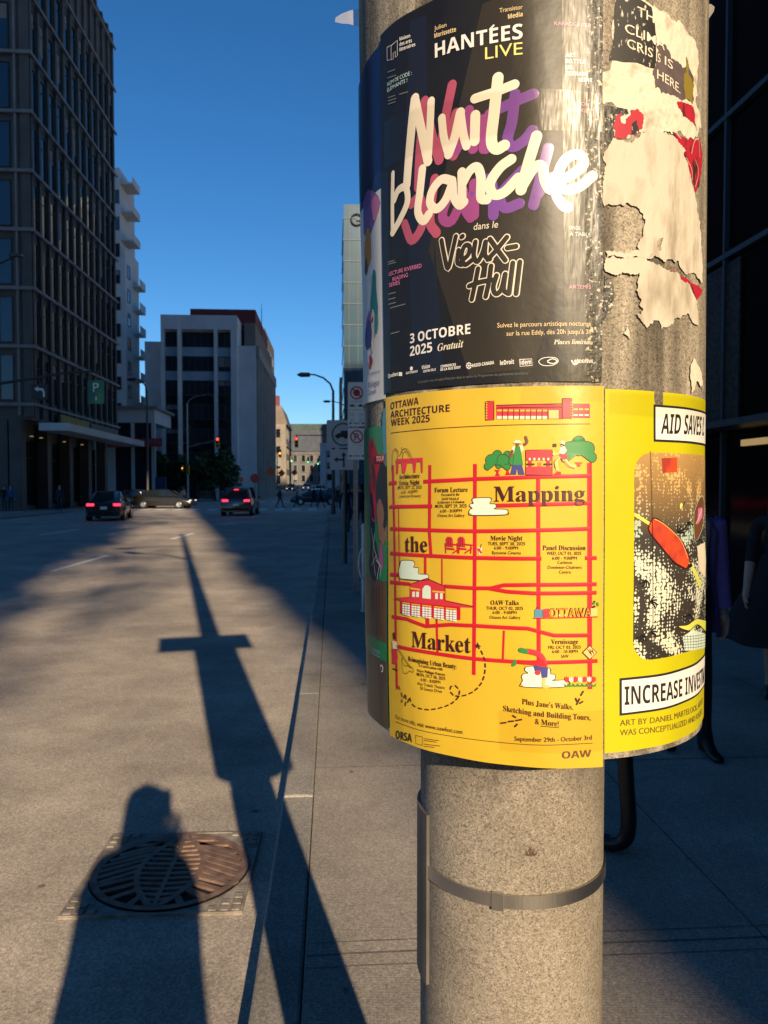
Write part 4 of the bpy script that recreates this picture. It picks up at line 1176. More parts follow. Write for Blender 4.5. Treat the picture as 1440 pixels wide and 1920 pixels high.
for p in ([(1270, 1150), (1290, 1060), (1320, 1050), (1330, 1180)], [(1230, 1180), (1270, 1260), (1280, 1350)], [(1300, 1200), (1320, 1290), (1300, 1400)], [(1150, 1000), (1190, 1040)]):
    A.ribbon(c5(p), 1.1, 'cream', 3)
big = [(1142, 272), (1165, 262), (1200, 256), (1245, 248), (1270, 262), (1287, 282), (1282, 290), (1295, 325), (1303, 360), (1308, 397), (1314, 440), (1316, 500), (1315, 530), (1290, 515), (1247, 492), (1215, 486), (1192, 481), (1165, 483), (1134, 485),
       (1134, 470), (1180, 474), (1198, 470), (1205, 442), (1209, 417), (1205, 402), (1192, 387), (1175, 380), (1150, 385), (1133, 388), (1131, 330), (1134, 284)]
A.poly(big, 'old_paper', 4, jag=0.13)
low = [(1134, 487), (1165, 485), (1192, 483), (1220, 492), (1247, 505), (1277, 525), (1297, 545), (1305, 565), (1308, 610), (1289, 587), (1267, 597), (1241, 617), (1235, 601), (1225, 600), (1211, 614), (1192, 588), (1199, 590), (1205, 582), (1197, 572), (1195, 535), (1197, 512), (1165, 510), (1152, 517), (1134, 508)]
A.poly(low, 'old_paper', 4, jag=0.13)
A.poly([(1247, 500), (1277, 518), (1315, 544), (1306, 563), (1297, 535), (1285, 533)], 'crimson', 3, jag=0.04)
A.poly([(1232, 452), (1242, 446), (1238, 470), (1231, 468)], 'drum', 5, jag=0.1); A.poly([(1215, 483), (1226, 457), (1224, 474), (1216, 486)], 'drum', 5, jag=0.1)
A.poly([(1168, 625), (1175, 612), (1180, 636), (1172, 628)], 'old_paper', 4, jag=0.1); A.poly([(1300, 672), (1310, 690), (1318, 735), (1296, 738)], 'old_paper2', 4, jag=0.13)
A.poly([(1133, 512), (1140, 520), (1150, 560), (1140, 590), (1132, 600)], 'worn_black', 1, jag=0.1)
for s_, a, c, cp in (('TH', (1194, 30), (1224, 45), 18), ('CLIMA', (1172, 60), (1244, 96), 17), ('CRIS', (1176, 88), (1222, 110), 17), ('IS', (1228, 116), (1236, 119), 16), ('IS', (1244, 122), (1260, 132), 16), ('HERE.', (1230, 148), (1275, 176), 17)):
    T(s_, a, c, cp, 'cream', 3, 0.004)
A.done('torn_flyer', 'layers of torn cream flyers with scratched hand lettering, peeling above the lime poster', 'flyer', 'posters glued round the pole')

# --- sheet on the road side, upper
A = Art(0.0009)
T = A.text
sa = R0 * radians(-112); sb = pix(721, 500)[0]
zt_ = pix(714, 82)[1]; zm = pix(718, 352)[1]; zb_ = pix(720, 748)[1]
A.sheet(sa, sb, zm, zt_, 'midnight'); A.sheet(sa, sb, zb_, zm, 'white')
def blob(cx, cy, rx, ry, m_, lay, wob=0.15):
    a = pix(cx, cy); n_ = 18; ph = random.uniform(0, 6)
    A.poly([(a[0] + rx * MPX * cos(2 * pi * k_ / n_) * (1 + wob * sin(3 * 2 * pi * k_ / n_ + ph)), a[1] + ry * MPX * sin(2 * pi * k_ / n_)) for k_ in range(n_)], m_, lay, raw=True)
blob(692, 400, 55, 45, 'p_lilac', 1); blob(705, 390, 20, 25, 'pink', 2); blob(688, 375, 30, 18, 'violet', 2); blob(684, 350, 60, 20, 'midnight', 2)
blob(689, 465, 26, 42, 'p_orange', 2); blob(686, 500, 12, 18, 'p_brown', 3); blob(702, 560, 20, 60, 'p_teal', 2, .3); blob(690, 545, 25, 40, 'white', 1); blob(693, 610, 22, 30, 'p_lilac', 2)
blob(700, 620, 14, 45, 'cream', 3, .3); blob(707, 600, 9, 30, 'p_teal', 4); blob(692, 628, 24, 32, 'p_navy', 5, .05); blob(697, 679, 9, 16, 'crimson', 5, .4); blob(699, 600, 6, 6, 'crimson', 5)
T('du 26 septembre au', (692, 704), (714, 698), 5, 'p_navy', 3); T('Wellington', (693, 728), (713, 722), 12, 'p_navy', 3); T('Street', (694, 741), (707, 737), 10, 'p_navy', 3)
A.done('festival_sheet', 'white and midnight blue poster with bright cut shapes, on the road side of the drum', 'poster', 'posters glued round the pole')

# --- sheet on the road side, lower
A = Art(0.0006)
T = A.text
sb = pix(724, 1000)[0]
zt_ = pix(722, 797)[1]; zb_ = pix(724, 1368)[1]
M['umber'] = mat('umber_print', (0.15, 0.10, 0.06), 0.36, var=0.5, vscale=22, stretch=(1, 1, 0.2))
A.sheet(sa, sb, zb_, zt_, 'green_stock')
z_a = pix(722, 1215)[1]
rect_sz2 = lambda z0, z1, m_, lay: A.poly([(sa + 0.001, z0), (sb - 0.001, z0), (sb - 0.001, z1), (sa + 0.001, z1)], m_, lay, raw=True)
rect_sz2(zb_ + 0.001, pix(722, 1090)[1], 'umber', 1); rect_sz2(pix(722, 1240)[1], pix(722, 1205)[1], 'green_stock', 2)
blob(699, 900, 34, 90, 'crimson', 1, .2); blob(694, 880, 16, 30, 'skin_print', 2); blob(716, 930, 26, 70, 'sign_black', 2, .2); blob(712, 975, 15, 45, 'skin_print', 3, .3); blob(717, 1005, 10, 20, 'skin_print', 4)
blob(714, 1045, 10, 30, 'magenta', 3); blob(700, 1050, 36, 45, 'sign_black', 2, .25); blob(697, 975, 16, 60, 'midnight', 1)
for p in ([(697, 990), (703, 1030), (712, 1060), (708, 1085)], [(703, 1000), (700, 1040), (705, 1078)], [(706, 1050), (715, 1062), (713, 1080)], [(698, 1060), (706, 1042)]): A.ribbon(p, 1.6, 'ice', 5, smooth=False)
blob(722, 820, 12, 60, 'p_blue', 1); A.rect(706, 852, 722, 867, 'crimson', 5); T('TOUR', (707, 865), (721, 863), 9, 'white', 6)
for q in range(6): A.ribbon([(696 + q * 4.5, 1100), (697 + q * 4.3, 1190)], 3, 'p_brown', 3, smooth=False)
blob(717, 1253, 8, 8, 'white', 3); blob(717, 1253, 5, 5, 'umber', 4)
for y in (1222, 1226, 1232): A.ribbon([(697, y - 8), (714, y)], 1.3, 'ice', 4, smooth=False)
A.done('portrait_sheet', 'green and brown poster with dark figures, low on the road side of the drum', 'poster', 'posters glued round the pole')

# --- clear tape
def tape_mat():
    m = bpy.data.materials.new('clear_tape'); m.use_nodes = True
    nt = m.node_tree; N, L = nt.nodes, nt.links
    N.remove(N['Principled BSDF'])
    t = N.new('ShaderNodeBsdfTransparent'); t.inputs[0].default_value = (0.95, 0.94, 0.91, 1)
    g_ = N.new('ShaderNodeBsdfGlossy'); g_.inputs['Roughness'].default_value = 0.28; g_.inputs[0].default_value = (1, 1, 1, 1)
    mx = N.new('ShaderNodeMixShader')
    lw = N.new('ShaderNodeLayerWeight'); lw.inputs[0].default_value = 0.25
    mr = N.new('ShaderNodeMapRange'); L.new(lw.outputs['Facing'], mr.inputs[0])
    mr.inputs[3].default_value = 0.0006; mr.inputs[4].default_value = 0.13
    L.new(mr.outputs[0], mx.inputs[0]); L.new(t.outputs[0], mx.inputs[1]); L.new(g_.outputs[0], mx.inputs[2])
    n_ = N.new('ShaderNodeTexNoise'); n_.inputs['Scale'].default_value = 60; n_.inputs['Detail'].default_value = 3
    tc = N.new('ShaderNodeTexCoord'); mp = N.new('ShaderNodeMapping'); mp.inputs['Scale'].default_value = (1, 1, 0.22)
    L.new(tc.outputs['Object'], mp.inputs[0]); L.new(mp.outputs[0], n_.inputs[0])
    bp = N.new('ShaderNodeBump'); bp.inputs['Strength'].default_value = 0.5; bp.inputs['Distance'].default_value = 0.004
    L.new(n_.outputs[0], bp.inputs['Height']); L.new(bp.outputs[0], g_.inputs['Normal'])
    L.new(mx.outputs[0], N['Material Output'].inputs[0])
    return m
M['tape'] = tape_mat()
def tape(corners, label):
    A = Art(0.0042)
    a = [pix(*c) for c in corners]
    n1, n2 = 24, 6
    i = len(A.v); mm = A.mi('tape')
    for u in range(n1 + 1):
        for v_ in range(n2 + 1):
            p0 = Vector(a[0]).lerp(Vector(a[1]), u / n1); p1 = Vector(a[3]).lerp(Vector(a[2]), u / n1)
            p = p0.lerp(p1, v_ / n2)
            A.v.append(wrap(p.x, p.y, 0.0042 + 0.0003 * sin(u * 1.3 + v_ * 2)))
    for u in range(n1):
        for v_ in range(n2):
            q = i + u * (n2 + 1) + v_
            A.f.append((q, q + 1, q + n2 + 2, q + n2 + 1)); A.m.append(mm)
    A.done('clear_tape', label, 'tape', 'strips of clear tape on the posters')
tape([(1052, -10), (1058, 715), (1124, 715), (1122, -10)], 'long upright strip of clear shiny tape down the right side of the black poster')
tape([(725, 232), (1126, 178), (1128, 250), (727, 318)], 'wide strip of clear tape across the brush lettering of the black poster')
tape([(706, 330), (716, 740), (737, 736), (733, 322)], 'narrow upright strip of clear tape along the left edge of the black poster')
tape([(985, 690), (1128, 684), (1130, 752), (975, 758)], 'crumpled clear tape joining the black poster to the yellow one')
tape([(936, 1330), (1132, 1330), (1132, 1405), (938, 1405)], 'clear tape over the lower right corner of the yellow poster')
tape([(733, 1010), (738, 1395), (762, 1400), (757, 1000)], 'upright strip of clear tape down the left edge of the yellow poster')
tape([(1140, 735), (1318, 752), (1318, 800), (1140, 775)], 'strip of clear tape along the top of the lime poster')
# loose ends of tape sticking out beside the drum
M['flap'] = mat('dusty_clear_tape', (0.55, 0.52, 0.47), 0.35, var=0.2, vscale=30)
M['flap'].node_tree.nodes['Principled BSDF'].inputs['Alpha'].default_value = 0.42
for prof, lab in (([(692, 12), (655, 20), (640, 26), (629, 33), (628, 41), (640, 44), (655, 45), (692, 56)], 'loose tape flap sticking out at the upper left of the drum'),
                  ([(1302, 8), (1326, 7), (1334, 8), (1340, 13), (1338, 22), (1331, 32), (1325, 42), (1302, 50)], 'loose tape flap sticking out at the upper right of the drum')):
    f_ = MB()
    top = [at(x, y, PY - 0.002 * abs(k - 3.5)) for k, (x, y) in enumerate(prof)]
    cen = sum(top, Vector()) / len(top) + Vector((0, -0.0012, 0))
    for a, c in zip(top, top[1:]): f_.face([a, c, cen])
    f_.face([top[-1], top[0], cen])
    o = f_.build('tape_flap', 'flap', smooth=True)
    tag(o, lab, 'tape')

# ------------------------------------------------------------------ buildings
def window_mesh(w, h, fr='mullion', gl='glass_dark', bars=0, t=0.09, out=0.06, transom=None):
    """window facing -y, centred on x, sill at z = 0; frame proud of the wall"""
    b = MB()
    b.span(-w / 2, -w / 2 + t, -out, 0, 0, h, 0); b.span(w / 2 - t, w / 2, -out, 0, 0, h, 0)
    b.span(-w / 2 + t, w / 2 - t, -out, 0, h - t, h, 0); b.span(-w / 2 + t, w / 2 - t, -out * 1.5, 0, 0, t, 0)
    b.face([(-w / 2 + t, -out * 0.3, t), (w / 2 - t, -out * 0.3, t), (w / 2 - t, -out * 0.3, h - t), (-w / 2 + t, -out * 0.3, h - t)], 1)
    for k in range(bars):
        x = -w / 2 + w * (k + 1) / (bars + 1)
        b.span(x - 0.04, x + 0.04, -out * 0.8, -out * 0.31, t, h - t, 0)
    if transom: b.span(-w / 2 + t, w / 2 - t, -out * 0.7, -out * 0.31, transom - 0.04, transom + 0.04, 0)
    return b
M['blind'] = mat('pale_blind', (0.22, 0.21, 0.19), 0.8)
class Windows:
    def __init__(s, parent, mb, mats, name='window'):
        s.p, s.mb, s.mats, s.o, s.name = parent, mb, mats, None, name; s.alt = {}
    def put(s, x, y, z, rz=0.0):
        if s.o is None:
            s.o = s.mb.build(s.name, s.mats, s.p); s.o.location = (x, y, z); s.o.rotation_euler = (0, 0, rz)
            return s.o
        c = inst(s.o, s.p, (x, y, z), rz)
        if random.random() < 0.22 and len(s.o.data.polygons) > 6:
            k = random.choice((0, 1))
            if k not in s.alt:
                me = s.o.data.copy(); bm = bmesh.new(); bm.from_mesh(me)
                xs = [v.co.x for v in bm.verts]; zs = [v.co.z for v in bm.verts]; ys = [v.co.y for v in bm.verts]
                x0, x1, z1 = min(xs), max(xs), max(zs); h_ = z1 * (0.35, 0.7)[k]; yy = min(ys) * 0.22
                vs = [bm.verts.new(p) for p in ((x0 + 0.1, yy - 0.004, z1 - h_), (x1 - 0.1, yy - 0.004, z1 - h_), (x1 - 0.1, yy - 0.004, z1 - 0.1), (x0 + 0.1, yy - 0.004, z1 - 0.1))]
                f = bm.faces.new(vs); f.material_index = len(me.materials)
                bm.to_mesh(me); bm.free(); me.materials.append(M['blind']); s.alt[k] = me
            c.data = s.alt[k]
        return c

# dark precast office block on the left
B = thing('office_block', 'dark precast office block with tall narrow windows and pale floor lines', 'building', (-23.25, 51, 0.098), STREET)
b = MB()
L_ = 19.8
b.span(-30, 0, 0, L_, 6.0, 42.4, 0)
b.span(-30, -1.6, 0.02, L_ - 1.2, 0, 6.0, 0)
nb = 12; sp = L_ / nb
for k in range(nb + 1):
    y = min(max(k * sp, 0.22), L_ - 0.22)
    b.span(0.002, 0.20, y - 0.17, y + 0.17, 6.2, 42.3, 0)
for x in (-3.2, -0.15): b.span(x - 0.25, x + 0.3, -0.25, -0.002, 6.2, 42.3, 0)
for k in range(5): b.span(-1.5, -0.7, k * 4.7, k * 4.7 + 0.8, 0, 6.0, 0)
b.build('wall', 'dark_precast', B, bevel=0.02)
for k in range(10):
    z = 7.0 + 3.78 * k
    b = MB(); b.span(-30, 0.42, -0.42, -0.26, z - 0.11, z + 0.11); b.span(0.31, 0.42, -0.25, L_, z - 0.09, z + 0.09)
    b.build('ledge', 'pale_ledge', B)
b = MB(); b.span(-0.74, -0.60, -0.34, -0.253, 6.3, 42.2); b.build('corner_strip', 'pale_ledge', B)
W = Windows(B, window_mesh(0.86, 3.0, 'black_metal', 'glass_dark', t=0.06, transom=2.2), ['black_metal', 'glass_dark'])
for f in range(8):
    for k in range(nb): W.put(0.002, (k + 0.5) * sp, 7.3 + 3.78 * f, pi / 2)
W2 = Windows(B, window_mesh(0.9, 3.0, 'black_metal', 'glass_blue', t=0.07), ['black_metal', 'glass_blue'], 'end_window')
for f in range(9): W2.put(-1.55, -0.002, 7.3 + 3.78 * f)
b = MB(); b.span(0.32, 2.2, 0.3, L_ + 1.5, 5.35, 5.85); b.build('canopy', 'spandrel', B)
b = MB(); b.span(0.31, 0.5, 4.0, 10.5, 6.0, 6.75); b.build('shop_sign', mat('ochre_sign', (0.28, 0.26, 0.05), 0.6, var=0.4, vscale=2), B)
b = MB(); b.span(0.31, 0.5, 10.9, 18.8, 6.0, 6.7); b.build('shop_sign', mat('grey_sign', (0.10, 0.12, 0.10), 0.6, var=0.3, vscale=2), B)
for k in range(4):
    b = window_mesh(3.6, 4.6, 'black_metal', 'glass_dark', bars=2, t=0.1, transom=3.3)
    o = b.build('shop_window', ['black_metal', 'glass_dark'], B); o.location = (-1.58, 2.75 + k * 4.7, 0.3); o.rotation_euler = (0, 0, pi / 2)
for k, y in enumerate((1.5, 3.2, 7.9, 12.1)):
    b = MB(); b.lathe([(0.10, 0), (0.13, 0.02), (0.10, 0.05)], (-0.6, y, 5.0), 12); b.build('canopy_lamp', 'warm_lamp', B)

# white tower with balconies
p = at(238, 800, 100); p.z = 0
B = thing('apartment_tower', 'tall white apartment tower with small balconies behind the dark office block', 'building', p, STREET)
b = MB(); b.span(-16, -0.6, 0, 7.5, 0, 42.5); b.span(-0.6, 0, 0.01, 7, 0, 32.5); b.build('wall', 'stone_white', B)
Ws = Windows(B, window_mesh(1.3, 1.7, 'mullion', 'glass_blue', t=0.08), ['mullion', 'glass_blue'])
for f in range(11):
    Ws.put(-1.3, -0.002, 4.0 + f * 3.4)
    Ws.put(-3.4, -0.002, 4.0 + f * 3.4)
for f in range(9):
    for k in range(1): Ws.put(0.002, 1.6 + k * 4.4, 4.0 + f * 3.1, pi / 2)
for f in range(9):
    b = MB(); z = 4 + f * 3.1; b.span(0.003, 1.0, 3.6, 6.6, z - 0.5, z - 0.3); b.span(0.94, 1.0, 3.6, 6.6, z - 0.3, z + 0.6); b.build('balcony', 'stone_white', B)
for f in range(3):
    b = MB(); z = 33.4 + f * 3.6; b.span(-0.597, 1.0, 0.3, 4.0, z, z + 0.25); b.span(0.94, 1.0, 0.3, 4.0, z + 0.25, z + 0.95)
    b.build('balcony', 'stone_white', B)

# low entrance pavilion with a red awning
p = at(216, 900, 84); p.z = 0.098
B = thing('entrance_pavilion', 'low grey glass pavilion with a thin red awning beside the dark office block', 'building', p, STREET)
b = MB(); b.span(-6, 4.2, 0.4, 9, 8.6, 10.1); b.span(-6, -0.2, 0.4, 9, 0, 8.6); b.span(3.8, 4.2, 0.5, 0.9, 0, 8.6); b.span(1.6, 1.9, 0.5, 0.9, 0, 8.6); b.build('frame', 'stone_grey', B)
b = MB(); b.span(-6.3, 4.6, 0.0, 9.3, 10.1, 10.4); b.build('roof', 'pale_ledge', B)
b = MB(); b.span(-0.2, 3.8, 1.0, 1.06, 0, 8.6); b.build('glazing', 'glass_blue', B)
b = MB()
b.face([(-1.0, -1.6, 6.0), (5.4, -1.6, 6.15), (5.0, 0.35, 6.9), (-1.0, 0.35, 6.9)]); b.face([(-1.0, -1.6, 5.75), (5.4, -1.6, 5.9), (5.4, -1.6, 6.15), (-1.0, -1.6, 6.0)]); b.face([(-1.0, -1.6, 5.75), (5.4, -1.6, 5.9), (5.0, 0.35, 6.0), (-1.0, 0.35, 6.0)])
b.build('awning', 'red_awning', B)

# grey modernist block closing the view
yb = 96.0
pl = at(306, 900, yb); p = Vector((pl.x, yb, 0.0))
B = thing('government_block', 'grey stone office block with three tall glazed bays and a red box on its roof', 'building', p, STREET)
X = lambda px: at(px, 900, yb).x - pl.x
Z = lambda py: at(300, py, yb).z
b = MB()
xr, xm = X(478), X(446)
b.span(X(270), -0.003, 1.2, 40, 0, Z(637)); b.span(0, xm, 0, 42, 0, Z(592)); b.span(xm + 0.003, xr, 0.9, 31, 0, Z(644))
bays = ((X(312), X(336)), (X(343), X(403)), (X(409), X(434)))
for x0, x1 in ((X(306), X(312)), (X(336), X(343)), (X(403), X(409)), (X(434), X(446))): b.span(x0, x1, -0.7, -0.004, 0, Z(592))
b.span(X(306), X(446), -0.72, -0.002, Z(619), Z(592) + 0.01)
b.build('wall', 'stone_grey', B, bevel=0.03)
b = MB()
for k in range(10): b.span(xr + 0.002, xr + 0.42, 1.2 + k * 3.1, 1.8 + k * 3.1, 0, Z(665))
b.span(xr + 0.002, xr + 0.44, 0.91, 30.99, Z(665), Z(644) - 0.01)
b.build('side_piers', 'grey_brown', B)
ztop = Z(622); n_f = 6; fh = (ztop - 3.0) / n_f
for bi, (x0, x1) in enumerate(bays):
    wd = x1 - x0 - 0.03
    Wb = Windows(B, window_mesh(wd, fh * 0.62, 'mullion', 'glass_blue', bars=(1, 4, 1)[bi], t=0.07), ['mullion', 'glass_blue'])
    Sb = Windows(B, (lambda m_: (m_.span(-wd / 2, wd / 2, -0.05, 0, 0, fh * 0.37), m_)[1])(MB()), 'spandrel', 'spandrel_panel')
    Sd = Windows(B, (lambda m_: (m_.span(-wd / 2, wd / 2, -0.05, 0, 0, fh * 0.37), m_)[1])(MB()), 'glass_dark', 'spandrel_panel')
    for f in range(n_f):
        z = 3.0 + f * fh
        Wb.put((x0 + x1) / 2, -0.01, z + fh * 0.38)
        (Sb if f >= 4 else Sd).put((x0 + x1) / 2, -0.01, z)
    o = window_mesh(wd, 2.7, 'mullion', 'glass_dark', bars=(1, 4, 1)[bi], t=0.07).build('lobby_window', ['mullion', 'glass_dark'], B); o.location = ((x0 + x1) / 2, -0.01, 0.2)
Wc = Windows(B, window_mesh(1.7, Z(665) - 3.5, 'mullion', 'glass_dark', t=0.07, transom=8), ['mullion', 'glass_dark'])
for k in range(9): Wc.put(xr + 0.003, 3 + k * 3.1, 2.2, pi / 2)
b = MB(); b.span(X(345), X(472), 5, 24, Z(592) + 0.01, Z(576) + 1.0); b.build('roof_box', 'oxblood', B)
b = MB(); b.span(xm + 0.4, xr - 0.3, 3.5, 30.5, Z(644) + 0.01, Z(592) - 0.01); b.build('roof_box', 'brown', B)
b = MB(); b.lathe([(0.05, 0), (0.05, 3.2), (0.02, 4.5)], (X(497) - 1.5, 12, Z(592)), 8); b.build('mast', 'dark_metal', B)

# brown tower behind it
p = at(497, 900, 130); p.z = 0
B = thing('brown_block', 'plain brown block standing behind the grey office block', 'building', p, STREET)
b = MB(); b.span(-8, 0, 0, 22, 0, 28.4); b.build('wall', 'brown', B)
Wd = Windows(B, window_mesh(2.0, 1.8, 'mullion', 'glass_dark', t=0.1), ['mullion', 'glass_dark'])
for f in range(7):
    for k in range(4): Wd.put(0.002, 3 + k * 5, 4 + f * 3.4, pi / 2)
# old limestone row
p = at(519, 900, 190); p.z = 0
B = thing('limestone_row', 'old warm limestone building with a dark gable roof along the far street', 'building', p, STREET)
b = MB(); b.span(-12, 2.3, 0, 24, 0, 17); b.span(-12, 2.5, -0.1, 24.1, 11.6, 12.0); b.build('wall', 'stone_warm', B)
b = MB(); b.prism([(-12, 17), (2.6, 17), (1.2, 21.5), (-9, 21.5)], 0, 24); b.build('roof', 'brown', B)
b = MB(); b.span(-1.2, 0.4, 4, 6, 20, 24.5); b.build('chimney', 'oxblood', B)
We = Windows(B, window_mesh(1.3, 2.4, 'pale_ledge', 'glass_dark', t=0.14), ['pale_ledge', 'glass_dark'])
for f in range(4):
    for k in range(6): We.put(2.302, 2.5 + k * 3.9, 2.2 + f * 3.8, pi / 2)
    We.put(0.4, -0.102 if f == 9 else -0.002, 2.2 + f * 3.8)
# unseen tower added for shade, then the big stone hotel at the end
B = thing('added_shade_tower', 'unseen tower added behind the poster drum to shade the far stone building', 'building', (6, 185, 0.8), STREET)
b = MB(); b.span(0, 60, 0, 20, 0, 66); b.build('wall', 'brown', B)
We = Windows(B, window_mesh(56, 2.0, 'mullion', 'glass_blue', bars=20, t=0.1), ['mullion', 'glass_blue'])
for f in range(15): We.put(30, -0.002, 4 + f * 4)
p = at(585, 880, 292); p.z = 2.3
B = thing('stone_station', 'long pale stone building with a dark slate roof closing the far end of the street', 'building', p, 0)
b = MB(); b.span(-30, 34, 0, 20, 0, 12.5); b.span(-30.3, 34.3, -0.4, 20.4, 11.6, 12.4); b.build('wall', 'far_stone', B)
b = MB(); b.prism([(-30.6, 12.5), (34.6, 12.5), (32.0, 20.6), (-28, 20.6)], -0.4, 20); b.build('roof', 'slate', B)
b = MB(); b.span(-14, 8, 2, 14, 20.6, 23.2); b.build('roof_turret', 'copper', B)
b = MB(); b.span(12, 24, 2, 14, 20.6, 22.5); b.build('roof_turret', 'stone_grey', B)
We = Windows(B, window_mesh(1.6, 2.8, 'pale_ledge', 'glass_dark', t=0.16), ['pale_ledge', 'glass_dark'])
for f in range(3):
    for k in range(20): We.put(-28 + k * 3.1, -0.41, 1.0 + f * 3.8)
# dark mid-distance block right of the street
p = at(600, 880, 240); p.z = 1.6
B = thing('mid_block', 'low grey block on the far right side of the street, half behind the truck sign', 'building', p, STREET)
b = MB(); b.span(0, 30, 0, 40, 0, 13); b.span(0, 30, -0.3, 40, 13, 13.6); b.build('wall', 'stone_grey', B)
We = Windows(B, window_mesh(1.6, 2.0, 'mullion', 'glass_dark', t=0.1), ['mullion', 'glass_dark'])
for f in range(3):
    for k in range(4): We.put(3 + k * 4, -0.302 if f == 9 else -0.002, 2 + f * 3.6)
# blue glass tower and the pale tower behind it
p = at(645, 880, 140); p.z = 0.4
B = thing('glass_tower', 'tall blue glass tower partly hidden by the poster drum', 'building', p, STREET)
M['tower_glass'] = mat('tower_glass', (0.035, 0.085, 0.13), 0.15, spec=0.6, metal=0.15, var=0.35, vscale=0.12)
b = MB(); b.span(0, 22, 0, 22, 0, 52); b.build('wall', 'tower_glass', B)
for k in range(13):
    b = MB(); b.span(-0.1, 22.1, -0.12, 22.1, 3.8 + k * 3.8, 3.95 + k * 3.8); b.build('floor_band', 'tower_grid', B)
b = MB()
for k in range(8): b.span(0.9 + k * 1.6, 1.0 + k * 1.6, -0.16, -0.121, 0, 52)
b.build('mullion_grid', 'tower_grid', B)
b = MB(); b.tube([(2.35 + 1.0 * cos(t), -0.3, 49.2 + 1.0 * sin(t)) for t in [radians(q) for q in range(30, 331, 20)]], 0.14, 8); b.span(2.35, 3.3, -0.42, -0.2, 49.05, 49.3); b.build('ring_sign', 'sign_black', B)
p = at(637, 880, 185); p.z = 0.8
B = thing('pale_tower', 'slim pinkish stone block peeping out left of the blue glass tower', 'building', p, STREET)
b = MB(); b.span(0, 12, 0, 14, 0, 27); b.build('wall', 'stone_warm', B)
We = Windows(B, window_mesh(1.2, 1.8, 'pale_ledge', 'glass_dark', t=0.12), ['pale_ledge', 'glass_dark'])
for f in range(7): We.put(0.9, -0.002, 2 + f * 3.5)

# black glazed shopfront along the near pavement
B = thing('glazed_shopfront', 'black glass curtain wall with thin mullions along the right edge, lamp glowing inside', 'building', (*st(5.3, -8).xy, 0.098), STREET)
b = MB()
Ls = 58
b.span(0.5, 14, 0, Ls, 0, 30); b.build('wall', 'black_cloth', B)
b = MB(); b.span(0.02, 0.06, 0, Ls, 0.0, 30); b.build('glazing', 'glass_black', B)
M['mullion_near'] = mat('blue_grey_mullion', (0.05, 0.065, 0.08), 0.45, metal=0.3)
for k in range(0, 30):
    b = MB(); b.span(-0.05, 0.018, k * 1.95 + 0.55 - 0.025, k * 1.95 + 0.55 + 0.025, 0.02, 29.9); b.build('mullion', 'mullion_near', B)
for z in (4.7, 6.55, 8.6, 12.3, 16.0, 19.7):
    b = MB(); b.span(-0.056, 0.017, 0.01, Ls, z - 0.035, z + 0.035); b.build('transom', 'mullion_near', B)
b = MB(); b.span(-0.5, 0.01, 0, Ls, 2.36, 2.44); b.build('canopy_rail', 'mullion_near', B)
b = MB(); b.span(-0.045, 0.0, 17.0, 17.6, 2.14, 2.22); b.build('strip_lamp', 'warm_lamp', B)
M['lattice'] = mat('bronze_lattice', (0.035, 0.026, 0.018), 0.6, col2=(0.004, 0.004, 0.004), vscale=22, lo=0.48, hi=0.52)
b = MB(); b.span(-0.02, 0.012, 17.72, 20.0, 2.5, 4.6); b.build('lattice_screen', 'lattice', B)

# towers that stand behind the photographer and leave one slot of low sun
def plain_tower(name, label, u0, u1, v0, v1, h, m_):
    """u across the sunlight, v along it"""
    ca, sa = cos(SUN_A), sin(SUN_A)
    P = lambda u, v: Vector((u * ca - v * sa, u * sa + v * ca, 0))
    c = P((u0 + u1) / 2, (v0 + v1) / 2)
    B = thing(name, label, 'building', c, SUN_A)
    b = MB(); wx, wy = (u1 - u0) / 2, (v1 - v0) / 2
    b.span(-wx, wx, -wy, wy, 0, h); b.build('wall', m_, B)
    Wx = Windows(B, window_mesh(wx * 1.8, 1.9, 'mullion', 'glass_blue', bars=9, t=0.1), ['mullion', 'glass_blue'])
    for f in range(int(h / 3.9) - 1): Wx.put(0, wy + 0.002, 4 + f * 3.9, pi)
    return B
plain_tower('office_tower', 'tall banded office tower behind the photographer, right of the slot of sun', 1.40, 44, -90, -64, 100, 'stone_grey')
plain_tower('office_tower', 'tall banded office tower behind the photographer, left of the slot of sun', -62, -2.15, -122, -90, 122, 'stone_warm')

B = thing('added_sun_blocker', 'added unseen box high between the two towers, keeping sun off the far block', 'sun blocker', Vector((77 * sin(SUN_A), -77 * cos(SUN_A), 58)), SUN_A)  # added out of view to block sun from the distant grey block
b = MB(); b.span(-6, 1.38, -4, 4, 0, 0.6); b.span(-6, 1.38, -4, 4, 44, 44.6)
for y in (-4, 3.8): b.span(-6, 1.38, y, y + 0.2, 0.6, 44)
b.build('blocker_shell', 'stone_grey', B)

